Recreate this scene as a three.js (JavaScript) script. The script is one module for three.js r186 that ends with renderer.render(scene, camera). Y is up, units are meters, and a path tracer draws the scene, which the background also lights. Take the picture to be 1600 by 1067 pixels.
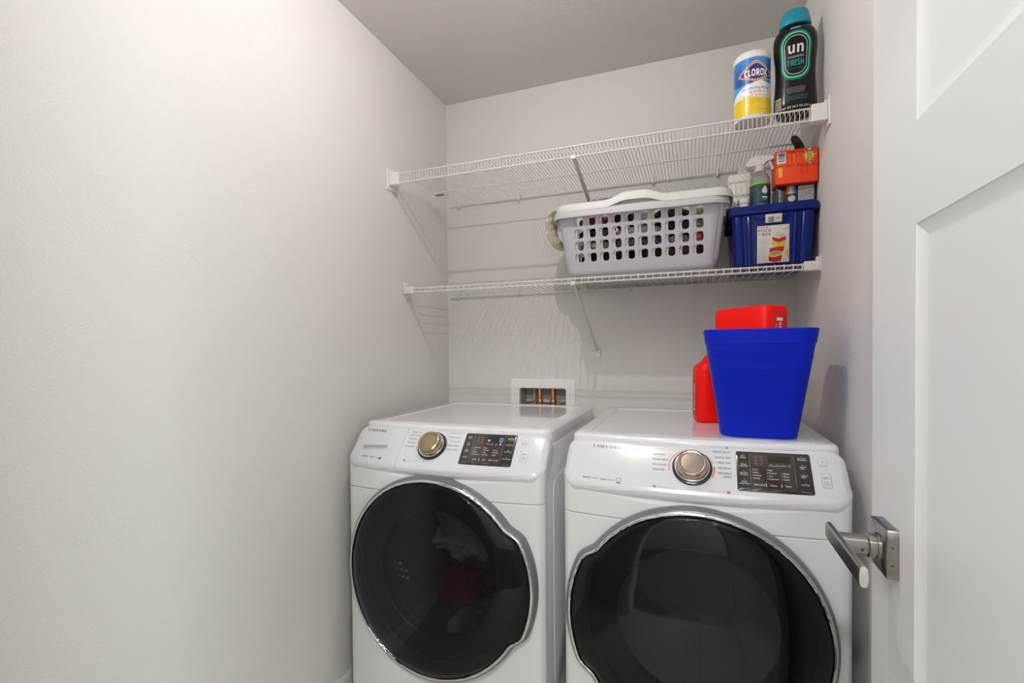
import * as THREE from 'three';
import { mergeGeometries, toCreasedNormals } from 'three/addons/utils/BufferGeometryUtils.js';
import { RectAreaLightUniformsLib } from 'three/addons/lights/RectAreaLightUniformsLib.js';
import { RoundedBoxGeometry } from 'three/addons/geometries/RoundedBoxGeometry.js';
import { Brush, Evaluator, SUBTRACTION, INTERSECTION } from 'three-bvh-csg';
import { createNoise3D } from 'simplex-noise';

// ---------------------------------------------------------------- camera, lights, exposure
const scene = new THREE.Scene();
scene.background = new THREE.Color(0x000000);
const renderer = new THREE.WebGLRenderer({ antialias: true });
renderer.toneMapping = THREE.LinearToneMapping;
renderer.toneMappingExposure = 0.845;
renderer.shadowMap.enabled = true;
renderer.shadowMap.type = THREE.PCFSoftShadowMap;

RectAreaLightUniformsLib.init();

const camera = new THREE.PerspectiveCamera(70.04, 1600 / 1067, 0.02, 30);
camera.position.set(1.1535, 1.2236, 2.1722);
camera.rotation.order = 'YXZ';
camera.rotation.set(-0.01677, 0.35909, -0.009285);
camera.setViewOffset(1600, 1067, 0, -26.4, 1600, 1067);
scene.add(camera);

const LAMP = { x: 0.73, y: 2.36, z: 1.14, power: 1.45, color: [1, 0.97, 0.945] };      // flush ceiling light of the laundry room
const HALL = { x: 1.0, z: 2.9, power: 7.8, color: [0.985, 0.995, 1] };               // ceiling light of the hall behind the doorway
const DAY = { z: 3.35, y: 1.35, w: 1.5, h: 1.7, power: 10.5, color: [0.91, 1, 0.985] };   // daylight window in the right-hand wall of the hall

// ---------------------------------------------------------------- room sizes
const W = 1.526, H = 2.44, DEPTH = 1.995, T = 0.12;

// ---------------------------------------------------------------- helpers
const rng = (seed) => () => { seed = (seed + 0x6d2b79f5) | 0; let t = Math.imul(seed ^ (seed >>> 15), 1 | seed); t = (t + Math.imul(t ^ (t >>> 7), 61 | t)) ^ t; return ((t ^ (t >>> 14)) >>> 0) / 4294967296; };
const noise = createNoise3D(rng(7));
const V = (x, y, z) => new THREE.Vector3(x, y, z);
const lin = (r, g, b) => new THREE.Color().setRGB(r, g, b);
const mat = (color, roughness = 0.5, o = {}) => new THREE.MeshPhysicalMaterial({ color: Array.isArray(color) ? lin(...color) : new THREE.Color(color), roughness, ...o });
const taken = {};
const numbered = (name) => { const n = taken[name] = (taken[name] ?? -1) + 1; return n ? `${name}_${String(n).padStart(3, '0')}` : name; };
function shade(o) { o.castShadow = o.receiveShadow = true; return o; }
function part(parent, name, geometry, material, label) {
  const m = shade(new THREE.Mesh(geometry, material)); m.name = name; parent.add(m);
  if (label) m.userData.label = label;
  return m;
}
function thing(name, label, category, pos = [0, 0, 0], turn = 0, group) {
  const g = new THREE.Group(); g.name = numbered(name); g.position.set(...pos); g.rotation.y = turn;
  g.userData = { label, category }; if (group) g.userData.group = group;
  scene.add(g); return g;
}
function solo(name, label, category, geometry, material, pos = [0, 0, 0], turn = 0, group) {
  const m = shade(new THREE.Mesh(geometry, material)); m.name = numbered(name); m.position.set(...pos); m.rotation.y = turn;
  m.userData = { label, category }; if (group) m.userData.group = group;
  scene.add(m); return m;
}
function struct(name, geometry, material, parent = scene) {
  const m = shade(new THREE.Mesh(geometry, material)); m.name = name; parent.add(m);
  if (parent === scene) m.userData.kind = 'structure';
  return m;
}
const M4 = (p = [0, 0, 0], r = [0, 0, 0], s = [1, 1, 1]) => new THREE.Matrix4().compose(V(...p), new THREE.Quaternion().setFromEuler(new THREE.Euler(...r)), V(...s));
const at = (g, p, r, s) => g.applyMatrix4(M4(p, r, s));
const soft = (g, a = 0.6) => toCreasedNormals(g, a);
function merge(list) {
  const l = list.map((g) => { const h = g.index ? g.toNonIndexed() : g; for (const k of Object.keys(h.attributes)) if (!['position', 'normal', 'uv'].includes(k)) h.deleteAttribute(k); if (!h.attributes.uv) h.setAttribute('uv', new THREE.BufferAttribute(new Float32Array(h.attributes.position.count * 2), 2)); h.morphAttributes = {}; return h; });
  return mergeGeometries(l);
}
const rbox = (w, h, d, r = 0.003, seg = 2) => new RoundedBoxGeometry(w, h, d, seg, r);
// a stack of closed outlines (counter-clockwise seen from the far end) joined into one skin
function loft(rings, { a = true, b = true, crease = 0.6, uv } = {}) {
  const n = rings[0].length, pos = [], uvs = [], idx = [];
  const push = (p, i, j) => { pos.push(p[0], p[1], p[2]); const t = uv ? uv(p, i / n, j / (rings.length - 1)) : [i / n, j / (rings.length - 1)]; uvs.push(t[0], t[1]); return pos.length / 3 - 1; };
  const grid = rings.map((r, j) => { const row = []; for (let i = 0; i <= n; i++) row.push(push(r[i % n], i, j)); return row; });
  for (let j = 0; j + 1 < rings.length; j++) for (let i = 0; i < n; i++) { const A = grid[j][i], B = grid[j][i + 1], C = grid[j + 1][i + 1], D = grid[j + 1][i]; idx.push(A, B, C, A, C, D); }
  const cap = (r, j, flip) => {
    const c = [0, 1, 2].map((k) => r.reduce((s, p) => s + p[k], 0) / n), m = push(c, 0.5 * n, j), row = [];
    for (let i = 0; i <= n; i++) row.push(push(r[i % n], i, j));
    for (let i = 0; i < n; i++) flip ? idx.push(m, row[i + 1], row[i]) : idx.push(m, row[i], row[i + 1]);
  };
  if (a) cap(rings[0], 0, true);
  if (b) cap(rings[rings.length - 1], rings.length - 1, false);
  const g = new THREE.BufferGeometry();
  g.setAttribute('position', new THREE.Float32BufferAttribute(pos, 3)); g.setAttribute('uv', new THREE.Float32BufferAttribute(uvs, 2)); g.setIndex(idx);
  g.computeVertexNormals();
  return crease === null ? g : toCreasedNormals(g, crease);
}
// rounded rectangle outline in two dimensions, counter-clockwise
function rr(w, h, r, seg = 6, sub = 6) {
  const out = [], c = [[w / 2 - r, h / 2 - r, 0], [-w / 2 + r, h / 2 - r, 1], [-w / 2 + r, -h / 2 + r, 2], [w / 2 - r, -h / 2 + r, 3]];
  c.forEach(([x, y, q], k) => {
    for (let i = 0; i <= seg; i++) { const t = (q + i / seg) * Math.PI / 2; out.push([x + r * Math.cos(t), y + r * Math.sin(t)]); }
    const t = (q + 1) * Math.PI / 2, e = [x + r * Math.cos(t), y + r * Math.sin(t)], [nx, ny] = c[(k + 1) % 4], s = [nx + r * Math.cos(t), ny + r * Math.sin(t)];
    for (let i = 1; i < sub; i++) out.push([e[0] + (s[0] - e[0]) * i / sub, e[1] + (s[1] - e[1]) * i / sub]);
  });
  return out;
}
function inset(o, d) {
  const n = o.length;
  return o.map((p, i) => {
    const a = o[(i + n - 1) % n], b = o[(i + 1) % n], tx = b[0] - a[0], ty = b[1] - a[1], l = Math.hypot(tx, ty) || 1;
    return [p[0] - ty / l * d, p[1] + tx / l * d];
  });
}
const scaled = (o, s, cx = 0, cy = 0) => o.map(([x, y]) => [cx + (x - cx) * s, cy + (y - cy) * s]);
const lift = (o, z) => o.map(([x, y]) => [x, y, z]);
// slab standing in xy, thick along z from z0 to z1, front edge rounded by b
function slab(o, z0, z1, b = 0.003, { rings = 1, bend, uv, steps = 4, back = 0 } = {}) {
  const R = [];
  if (back) R.push(lift(inset(o, back), z0), lift(o, z0 + back)); else R.push(lift(o, z0));
  for (let i = 0; i <= steps; i++) { const t = i / steps * Math.PI / 2; R.push(lift(inset(o, b * (1 - Math.cos(t))), z1 - b + b * Math.sin(t))); }
  const top = inset(o, b);
  for (let k = 1; k < rings; k++) R.push(lift(scaled(top, 1 - k / rings), z1));
  const B = bend ? R.map((r) => r.map(bend)) : R;
  return loft(B, { uv, crease: 0.75 });
}
// turned body about y; u = 0.5 faces +z and grows towards +x
function revolve(profile, n = 48, { a = true, b = true, sx = 1, sz = 1, crease = 0.6 } = {}) {
  const y0 = profile[0][1], y1 = profile[profile.length - 1][1];
  return loft(profile.map(([r, y]) => Array.from({ length: n }, (_, i) => { const f = (i / n - 0.5) * 2 * Math.PI; return [sx * r * Math.sin(f), y, sz * r * Math.cos(f)]; })), { a, b, crease, uv: (p, u) => [u, (p[1] - y0) / (y1 - y0)] });
}
function rod(p, q, r, n = 8) {
  const a = V(...p), b = V(...q), d = b.clone().sub(a), g = new THREE.CylinderGeometry(r, r, d.length(), n, 1);
  g.applyQuaternion(new THREE.Quaternion().setFromUnitVectors(V(0, 1, 0), d.clone().normalize())); g.translate(...a.add(b).multiplyScalar(0.5).toArray());
  return g;
}
const tube = (pts, r, n = 40, k = 10) => new THREE.TubeGeometry(new THREE.CatmullRomCurve3(pts.map((p) => V(...p))), n, r, k, false);
const ev = new Evaluator(); ev.useGroups = false; ev.attributes = ['position', 'normal', 'uv'];
function csg(g1, g2, op = SUBTRACTION) {
  const f = (g) => { const h = g.index ? g : g.clone(); const b = new Brush(h); b.updateMatrixWorld(); return b; };
  return ev.evaluate(f(g1), f(g2), op).geometry;
}
function canvasMap(w, h, draw) {
  const c = document.createElement('canvas'); c.width = w; c.height = h; const x = c.getContext('2d'); draw(x, w, h);
  const t = new THREE.CanvasTexture(c); t.colorSpace = THREE.SRGBColorSpace; t.anisotropy = 8; return t;
}
const text = (x, s, px, py, font, fill, align = 'left') => { x.font = font; x.fillStyle = fill; x.textAlign = align; x.textBaseline = 'middle'; x.fillText(s, px, py); };

// ---------------------------------------------------------------- surface textures
function bumpMap(size, fn) {
  const d = new Uint8Array(size * size * 4);
  for (let j = 0; j < size; j++) for (let i = 0; i < size; i++) { const v = Math.max(0, Math.min(255, fn(i / size, j / size) * 255)); d.set([v, v, v, 255], (j * size + i) * 4); }
  const t = new THREE.DataTexture(d, size, size); t.magFilter = THREE.LinearFilter; t.minFilter = THREE.LinearMipmapLinearFilter; t.wrapS = t.wrapT = THREE.RepeatWrapping; t.generateMipmaps = true; t.needsUpdate = true; return t;
}
const torus = (u, v, f, s) => { const a = u * 2 * Math.PI, b = v * 2 * Math.PI, R = f / (2 * Math.PI); return noise(Math.cos(a) * R + s, Math.sin(a) * R + Math.cos(b) * R * 1.37, Math.sin(b) * R + s * 3.1); };
const peel = bumpMap(384, (u, v) => 0.5 + 0.28 * torus(u, v, 60, 1) + 0.2 * torus(u, v, 130, 5));
peel.repeat.set(2.2, 2.2);
const paint = mat([0.72, 0.695, 0.672], 0.72, { bumpMap: peel, bumpScale: 0.0011 });
const ceilingPaint = mat([0.70, 0.675, 0.655], 0.85, { bumpMap: peel, bumpScale: 0.0016 });
const hallPaint = mat([0.62, 0.60, 0.58], 0.8);
const trimPaint = mat([0.82, 0.82, 0.81], 0.4);
const doorPaint = mat([0.80, 0.805, 0.81], 0.42);
const floorMap = canvasMap(512, 512, (x) => {
  x.fillStyle = '#cbc2b6'; x.fillRect(0, 0, 512, 512); const r = rng(3);
  for (let i = 0; i < 900; i++) { x.fillStyle = `rgba(${130 + r() * 80},${115 + r() * 70},${100 + r() * 60},0.12)`; x.fillRect(r() * 512, r() * 512, 60 + r() * 160, 1 + r() * 2); }
});
floorMap.wrapS = floorMap.wrapT = THREE.RepeatWrapping;
const floorMat = mat([0.95, 0.95, 0.95], 0.45, { map: floorMap });

// ---------------------------------------------------------------- the setting
const shapeOf = (pts, holes = []) => { const s = new THREE.Shape(pts.map(([x, y]) => new THREE.Vector2(x, y))); for (const h of holes) s.holes.push(new THREE.Path(h.map(([x, y]) => new THREE.Vector2(x, y)))); return s; };
const rect = (x0, y0, x1, y1) => [[x0, y0], [x1, y0], [x1, y1], [x0, y1]];
const wall = (pts, holes, depth = T) => new THREE.ExtrudeGeometry(shapeOf(pts, holes), { depth, bevelEnabled: false });
const BOX = { x0: 0.372, x1: 0.606, y0: 0.885, y1: 1.05 };
const HX0 = -1.1, HX1 = 3.0, HZ = 4.6;                                                 // hall behind the doorway
struct('floor', at(wall(rect(-T, -DEPTH - 0.06, W + T, T), []), [0, -T, 0], [-Math.PI / 2, 0, 0]), floorMat);
struct('floor_hall', at(wall(rect(HX0 - T, -HZ - T, HX1 + T, -DEPTH - 0.06), []), [0, -T, 0], [-Math.PI / 2, 0, 0]), mat([0.16, 0.125, 0.095], 0.5));
struct('ceiling', at(wall(rect(HX0 - T, -HZ - T, HX1 + T, T), []), [0, H, 0], [-Math.PI / 2, 0, 0]), ceilingPaint);
struct('wall_back', at(wall(rect(-T, 0, W + T, H), [rect(BOX.x0, BOX.y0, BOX.x1, BOX.y1).reverse()]), [0, 0, -T]), paint);
struct('wall_left', at(wall(rect(-DEPTH, 0, 0, H), []), [-T, 0, 0], [0, Math.PI / 2, 0]), paint);
struct('wall_right', at(wall(rect(-DEPTH, 0, 0, H), []), [W, 0, 0], [0, Math.PI / 2, 0]), paint);
const DX0 = 0.625, DX1 = 1.442, DH = 2.05;
struct('wall_front', at(wall([[HX0 - T, 0], [DX0, 0], [DX0, DH], [DX1, DH], [DX1, 0], [HX1 + T, 0], [HX1 + T, H], [HX0 - T, H]], []), [0, 0, DEPTH]), hallPaint);
struct('wall_hall_left', at(wall(rect(-HZ, 0, -DEPTH - T, H), []), [HX0 - T, 0, 0], [0, Math.PI / 2, 0]), hallPaint);
struct('wall_hall_right', at(wall(rect(-HZ, 0, -DEPTH - T, H), []), [HX1, 0, 0], [0, Math.PI / 2, 0]), hallPaint);
struct('wall_hall_back', at(wall(rect(HX0 - T, 0, HX1 + T, H), []), [0, 0, HZ]), hallPaint);
{
  const prof = (len) => { const s = new THREE.Shape(); s.moveTo(0, 0); s.lineTo(0.014, 0); s.lineTo(0.014, 0.082); s.quadraticCurveTo(0.013, 0.092, 0.006, 0.098); s.lineTo(0, 0.098); s.closePath(); return new THREE.ExtrudeGeometry(s, { depth: len, bevelEnabled: false }); };
  struct('baseboard_left', prof(DEPTH), trimPaint);
  struct('baseboard_right', at(prof(DEPTH - 0.02), [W, 0, DEPTH - 0.02], [0, Math.PI, 0]), trimPaint);
  struct('baseboard_back', at(prof(W - 0.03), [0.015, 0, 0], [0, Math.PI / 2, 0], [1, 1, 1]).applyMatrix4(new THREE.Matrix4().makeRotationY(0)).applyMatrix4(M4([W, 0, 0], [0, Math.PI, 0])), trimPaint).visible = true;
  // door jamb and casing
  const casing = [];
  for (const z of [DEPTH - 0.009, DEPTH + T + 0.009]) {
    casing.push(at(rbox(0.06, DH + 0.06, 0.018, 0.003), [DX0 - 0.03 + 0.006, (DH + 0.06) / 2, z]));
    if (z > DEPTH) casing.push(at(rbox(0.06, DH + 0.06, 0.018, 0.003), [DX1 + 0.024, (DH + 0.06) / 2, z]));
    casing.push(at(rbox(DX1 - DX0 - 0.014, 0.06, 0.018, 0.003), [(DX0 + DX1) / 2, DH + 0.024, z]));
  }
  casing.push(at(rbox(0.012, DH - 0.012, T, 0.001), [DX0 + 0.006, (DH - 0.012) / 2, DEPTH + T / 2]), at(rbox(0.012, DH - 0.012, T - 0.03, 0.001), [DX1 - 0.006, (DH - 0.012) / 2, DEPTH + T / 2 + 0.015]), at(rbox(DX1 - DX0, 0.012, T, 0.001), [(DX0 + DX1) / 2, DH - 0.006, DEPTH + T / 2]));
  struct('trim_1', merge(casing), trimPaint);
}

// ---------------------------------------------------------------- lamps
function glowMat(c, k) { return new THREE.MeshStandardMaterial({ color: lin(0.8, 0.8, 0.8), emissive: lin(...c), emissiveIntensity: k, roughness: 0.5 }); }
{
  const t = thing('ceiling_light', 'round flush ceiling light with a white glass dome in the laundry room', 'light', [LAMP.x, H, LAMP.z]);
  part(t, 'canopy', at(revolve([[0.085, -0.018], [0.095, -0.012], [0.095, 0]], 40), [0, 0, 0]), mat([0.5, 0.48, 0.45], 0.3, { metalness: 0.9 }));
  const dome = part(t, 'lamp_shade', revolve([[0.002, -0.104], [0.03, -0.101], [0.06, -0.09], [0.082, -0.07], [0.09, -0.045], [0.086, -0.0195], [0.002, -0.0193]], 40), glowMat(LAMP.color, 2.6));
  dome.castShadow = false;
  const p = new THREE.PointLight(lin(...LAMP.color), LAMP.power, 0, 2); p.position.set(LAMP.x, LAMP.y, LAMP.z); p.castShadow = true; p.shadow.radius = 0.3; p.shadow.mapSize.set(2048, 2048); p.shadow.bias = -0.0005; p.name = 'ceiling_light_glow'; scene.add(p);
}
{
  const t = thing('hall_light', 'round flush ceiling light in the hall behind the camera', 'light', [HALL.x, H, HALL.z]);
  part(t, 'canopy', at(revolve([[0.085, -0.018], [0.095, -0.012], [0.095, 0]], 40), [0, 0, 0]), mat([0.5, 0.48, 0.45], 0.3, { metalness: 0.9 }));
  part(t, 'lamp_shade', revolve([[0.002, -0.104], [0.05, -0.101], [0.11, -0.09], [0.15, -0.07], [0.16, -0.045], [0.155, -0.0195], [0.002, -0.0193]], 40), glowMat(HALL.color, 2.6)).castShadow = false;
  const p = new THREE.PointLight(lin(...HALL.color), HALL.power, 0, 2); p.position.set(HALL.x, H - 0.06, HALL.z); p.castShadow = true; p.shadow.radius = 4; p.shadow.mapSize.set(2048, 2048); p.shadow.bias = -0.0005; p.name = 'hall_light_glow'; scene.add(p);
}

{ // window in the right-hand wall of the hall
  const g = new THREE.Group(); g.name = 'window_1'; g.position.set(HX1, DAY.y, DAY.z); g.rotation.y = -Math.PI / 2; g.userData = { kind: 'structure' }; scene.add(g);
  const fr = [];
  for (const s of [-1, 1]) fr.push(at(rbox(0.07, DAY.h + 0.14, 0.03, 0.004), [s * (DAY.w / 2 + 0.035), 0, 0.0155]), at(rbox(DAY.w, 0.07, 0.03, 0.004), [0, s * (DAY.h / 2 + 0.035), 0.0155]));
  part(g, 'window_frame', merge(fr), trimPaint);
  part(g, 'window_pane', at(new THREE.BoxGeometry(DAY.w, DAY.h, 0.006), [0, 0, 0.004]), glowMat(DAY.color, 2.0));
  const l = new THREE.RectAreaLight(lin(...DAY.color), DAY.power, DAY.w, DAY.h); l.position.set(HX1 - 0.02, DAY.y, DAY.z); l.lookAt(0, DAY.y, DAY.z); l.name = 'window_daylight'; scene.add(l);
}

// ---------------------------------------------------------------- common materials
const steel = mat([0.36, 0.345, 0.33], 0.28, { metalness: 1 });
const chrome = mat([0.72, 0.73, 0.75], 0.16, { metalness: 1 });
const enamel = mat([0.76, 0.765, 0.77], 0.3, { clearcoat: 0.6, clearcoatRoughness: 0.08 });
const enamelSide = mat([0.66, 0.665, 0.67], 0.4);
const wirePaint = mat([0.74, 0.735, 0.72], 0.45);
const whitePlastic = mat([0.80, 0.79, 0.76], 0.4);
const blackPlastic = mat([0.012, 0.012, 0.013], 0.35);
const darkGap = mat([0.05, 0.05, 0.05], 0.8);

// ---------------------------------------------------------------- the door, open against the right-hand side
{
  const FX = 1.44, TH = 0.035, Z0 = 1.168, Z1 = 1.972, Y0 = 0.012, Y1 = 2.035, SW = 0.175;
  const d = new THREE.Group(); d.name = 'door_1'; d.position.set(FX, 0, Z1); scene.add(d); d.userData = { kind: 'structure' };
  // the leaf is drawn in (distance from the latch edge, height); its face looks to -x
  const wide = Z1 - Z0, holes = [[SW, 0.23, wide - SW, 1.393], [SW, 1.535, wide - SW, 1.88]];
  const leaf = new THREE.ExtrudeGeometry(shapeOf(rect(0, Y0, wide, Y1), holes.map((h) => rect(...h).reverse())), { depth: TH, bevelEnabled: false });
  const turn = (g) => g.applyMatrix4(new THREE.Matrix4().makeBasis(V(0, 0, 1), V(0, 1, 0), V(-1, 0, 0)).setPosition(TH, 0, Z0 - Z1));
  part(d, 'door_frame', turn(leaf), doorPaint);
  for (const [x0, y0, x1, y1] of holes) {
    const ring = (e, z) => rect(x0 + e, y0 + e, x1 - e, y1 - e).map(([x, y]) => [x, y, z]);
    part(d, 'door_panel', turn(loft([ring(0, 0.002), ring(0, TH - 0.0004), ring(0.019, TH - 0.0072), ring(0.023, TH - 0.0075)], { crease: 0.3 })), doorPaint);
  }
  const h = new THREE.Group(); h.name = 'door_handle'; d.add(h); h.userData.label = 'satin nickel lever handle on a square rosette';
  h.position.set(0, 0.909, 1.253 - Z1);
  const toX = (g) => g.applyMatrix4(new THREE.Matrix4().makeRotationY(-Math.PI / 2));        // +z of the part looks to -x
  part(h, 'rosette', toX(merge([slab(rr(0.073, 0.075, 0.003), -0.0005, 0.016, 0.0025)])), steel);
  part(h, 'collar', toX(at(revolve([[0.021, 0.0165], [0.0205, 0.021], [0.018, 0.0215], [0.018, 0.025], [0.0195, 0.0255], [0.019, 0.031], [0.0165, 0.0325]], 40), [0, 0, 0], [Math.PI / 2, 0, 0])), steel);
  part(h, 'neck', toX(at(revolve([[0.0155, 0.032], [0.0155, 0.0742]], 40), [0, 0, 0], [Math.PI / 2, 0, 0])), steel);
  // lever: flattened oval bar running towards the hinge, cut off square at its tip
  const oval = Array.from({ length: 40 }, (_, i) => { const t = i / 40 * 2 * Math.PI, c = Math.cos(t), s = Math.sin(t); return [Math.sign(c) * 0.0056 * Math.abs(c) ** 0.7, Math.sign(s) * 0.0145 * Math.abs(s) ** 0.75]; });
  const lever = loft([[-0.0155, 0.80], [-0.014, 0.95], [0.0, 1], [0.08, 1], [0.1635, 1], [0.165, 0.95]].map(([z, s]) => oval.map(([x, y]) => [x * s, y * s, z])), { crease: 0.5 });
  part(h, 'lever', at(lever, [-0.0795, 0.012, -0.002], [0, 0, 0]), steel);
  part(h, 'lever_tip', at(slab(oval.map(([x, y]) => [x * 0.93, y * 0.96]), 0, 0.0008, 0.0003), [-0.0795, 0.012, 0.1630]), mat([0.62, 0.58, 0.56], 0.45, { metalness: 0.5 }), 'pale brushed end of the lever');
  for (const y of [0.011, -0.016]) part(h, 'set_screw', at(new THREE.CylinderGeometry(0.0016, 0.0016, 0.001, 10), [-0.0085, y, 0.0366], [Math.PI / 2, 0, 0]), darkGap);
  part(h, 'set_screw', at(new THREE.CylinderGeometry(0.0022, 0.0022, 0.001, 10), [-0.041, -0.004, 0.0152], [Math.PI / 2, 0, 0]), darkGap);
}

// ---------------------------------------------------------------- wall box with the water pipes
{
  const t = thing('washer_outlet_box', 'white recessed plumbing box with two copper pipes in the wall above the washing machine', 'outlet box', [0.489, 0.885, 0]);
  const w = BOX.x1 - BOX.x0, h = BOX.y1 - BOX.y0, cream = mat([0.50, 0.46, 0.40], 0.6);
  const o = rr(0.308, 0.245, 0.014).map(([x, y]) => [x, y + 0.08]), i = rr(w - 0.006, h - 0.006, 0.012).map(([x, y]) => [x, y + h / 2]);
  const g = new THREE.ExtrudeGeometry(shapeOf(o, [i.slice().reverse()]), { depth: 0.003, bevelEnabled: true, bevelSize: 0.0015, bevelThickness: 0.0015, bevelSegments: 2 });
  part(t, 'frame', at(g, [0, 0, 0.0018]), mat([0.88, 0.87, 0.84], 0.4));
  const wallT = 0.003, D = 0.09, box = [];
  box.push(at(rbox(w - 0.008, h - 0.008, wallT, 0.001), [0, h / 2, -D]), at(rbox(wallT, h - 0.008, D, 0.001), [-(w - 0.012) / 2, h / 2, -D / 2]), at(rbox(wallT, h - 0.008, D, 0.001), [(w - 0.012) / 2, h / 2, -D / 2]), at(rbox(w - 0.008, wallT, D, 0.001), [0, h - 0.006, -D / 2]), at(rbox(w - 0.008, wallT, D, 0.001), [0, 0.006, -D / 2]));
  part(t, 'box_shell', merge(box), cream);
  part(t, 'drain_pipe', rod([-0.062, 0.0075, -0.066], [-0.062, h - 0.01, -0.066], 0.009, 20), mat([0.45, 0.43, 0.40], 0.5));
  const copper = mat([0.80, 0.33, 0.13], 0.28, { metalness: 1 });
  for (const [x, s] of [[-0.027, 1], [0.038, -1]]) {
    part(t, 'copper_pipe', rod([x, 0.1, -0.045], [x, h - 0.009, -0.045], 0.0108, 20), copper);
    const v = part(t, 'valve', at(revolve([[0.008, 0.03], [0.012, 0.034], [0.012, 0.062], [0.0165, 0.066], [0.0165, 0.086], [0.0125, 0.09], [0.0125, 0.1], [0.0112, 0.104]], 24), [x, 0, -0.045]), mat([0.55, 0.36, 0.16], 0.35, { metalness: 1 }));
    part(v, 'handle', at(rbox(0.034, 0.012, 0.012, 0.004), [x, 0.045, -0.028]), mat([0.6, 0.57, 0.5], 0.5));
    const ring = new THREE.TorusGeometry(0.017, 0.005, 10, 28); part(t, 'hose_clamp', at(ring, [x - s * 0.052, 0.098, -0.05], [Math.PI / 2, 0, 0]), mat([0.62, 0.53, 0.38], 0.6));
  }
  part(t, 'bracket', at(rbox(0.03, 0.012, 0.01, 0.002), [0.006, 0.099, -0.04]), mat([0.6, 0.6, 0.6], 0.5));
}

// ---------------------------------------------------------------- wire shelves
function wireShelf(label, { y, z, lip, pitch, wireR, rodR, mid, block, flange, brace, clips }) {
  const t = thing('wire_shelf', label, 'shelf', [0, y, 0]);
  const x0 = 0.02, x1 = W - 0.02, zb = 0.012;
  part(t, 'back_rod', rod([x0, -rodR, zb], [x1, -rodR, zb], rodR, 10), wirePaint);
  part(t, 'front_rod', rod([x0, -wireR - rodR, z - rodR], [x1, -wireR - rodR, z - rodR], rodR, 10), wirePaint);
  part(t, 'front_rod', rod([x0, -lip, z - rodR], [x1, -lip, z - rodR], rodR, 10), wirePaint);
  if (mid) part(t, 'middle_rod', rod([x0, -rodR - wireR, mid], [x1, -rodR - wireR, mid], rodR, 10), wirePaint);
  const c = new THREE.CurvePath(); c.add(new THREE.LineCurve3(V(0, 0, zb - 0.004), V(0, 0, z - 0.006)));
  c.add(new THREE.QuadraticBezierCurve3(V(0, 0, z - 0.006), V(0, 0, z), V(0, -0.006, z))); c.add(new THREE.LineCurve3(V(0, -0.006, z), V(0, -lip - 0.003, z)));
  const pts = [V(0, 0, zb - 0.004), V(0, 0, z * 0.5), V(0, 0, z - 0.006), V(0, -0.0018, z - 0.0018), V(0, -0.006, z), V(0, -lip - 0.003, z)];
  const wire = new THREE.TubeGeometry(Object.assign(new THREE.CurvePath(), { curves: pts.slice(1).map((p, i) => new THREE.LineCurve3(pts[i], p)) }), 24, wireR, 6, false);
  const n = Math.floor((x1 - x0 - 0.06) / pitch), s = (W - n * pitch) / 2;
  for (let i = 0; i <= n; i++) part(t, 'wire', wire, wirePaint).position.x = s + i * pitch;
  for (const side of [-1, 1]) {
    const wx = side < 0 ? 0 : W, b = new THREE.Group(); b.name = 'end_bracket'; t.add(b);
    part(b, 'socket', at(rbox(0.042, block[1], 0.03, 0.003), [wx - side * 0.0265, -block[1] / 2 + 0.004, z - 0.006]), whitePlastic);
    part(b, 'wall_plate', at(rbox(0.0055, flange[1], flange[2], 0.002), [wx - side * 0.00275, flange[0], z - 0.006]), whitePlastic);
    part(b, 'screw_boss', at(new THREE.TorusGeometry(0.007, 0.003, 8, 20), [wx - side * 0.008, flange[0] + flange[1] / 2 - 0.01, z - 0.02 + flange[2] * 0.1], [0, Math.PI / 2, 0]), whitePlastic);
  }
  for (const x of clips) {
    const k = new THREE.Group(); k.name = 'wall_clip'; t.add(k);
    part(k, 'clip_body', at(rbox(0.009, 0.03, 0.014, 0.003), [x, 0.002, 0.0075]), whitePlastic);
    part(k, 'clip_tab', at(rbox(0.006, 0.008, 0.02, 0.002), [x, -0.012, 0.012]), whitePlastic);
  }
  const k = new THREE.Group(); k.name = 'support_brace'; t.add(k); k.userData.label = 'slanting support pole';
  part(k, 'pole', rod(brace.from, brace.to, brace.r, 14), mat([0.66, 0.64, 0.61], 0.45));
  part(k, 'foot_plate', at(rbox(0.022, 0.036, 0.008, 0.002), [brace.to[0] + 0.0015, brace.to[1] - 0.012, 0.0045]), whitePlastic);
  part(k, 'screw', at(new THREE.CylinderGeometry(0.003, 0.003, 0.002, 12), [brace.to[0] + 0.0025, brace.to[1] - 0.014, 0.009], [Math.PI / 2, 0, 0]), mat([0.4, 0.4, 0.4], 0.4, { metalness: 0.8 }));
  part(k, 'hook', at(rbox(0.02, 0.014, 0.012, 0.003), [brace.from[0], -lip - 0.001, z - 0.006]), whitePlastic);
  return t;
}
const UP = { y: 1.938, z: 0.492 }, LOW = { y: 1.492, z: 0.392 };
const upper = wireShelf('upper white wire shelf, the one with closely set wires and a tall front lip', { ...UP, lip: 0.04, pitch: 0.0127, wireR: 0.0011, rodR: 0.0028, mid: 0.222, block: [0, 0.052], flange: [-0.022, 0.085, 0.05], brace: { from: [0.757, -0.04, 0.478], to: [0.747, -0.148, 0.012], r: 0.0075 }, clips: [0.072, 0.384, 0.988, 1.241] });
part(upper, 'wire_connector', at(rbox(0.04, 0.006, 0.012, 0.002), [0.072, -0.008, 0.204]), mat([0.3, 0.29, 0.28], 0.5), 'small grey connector');
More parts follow.
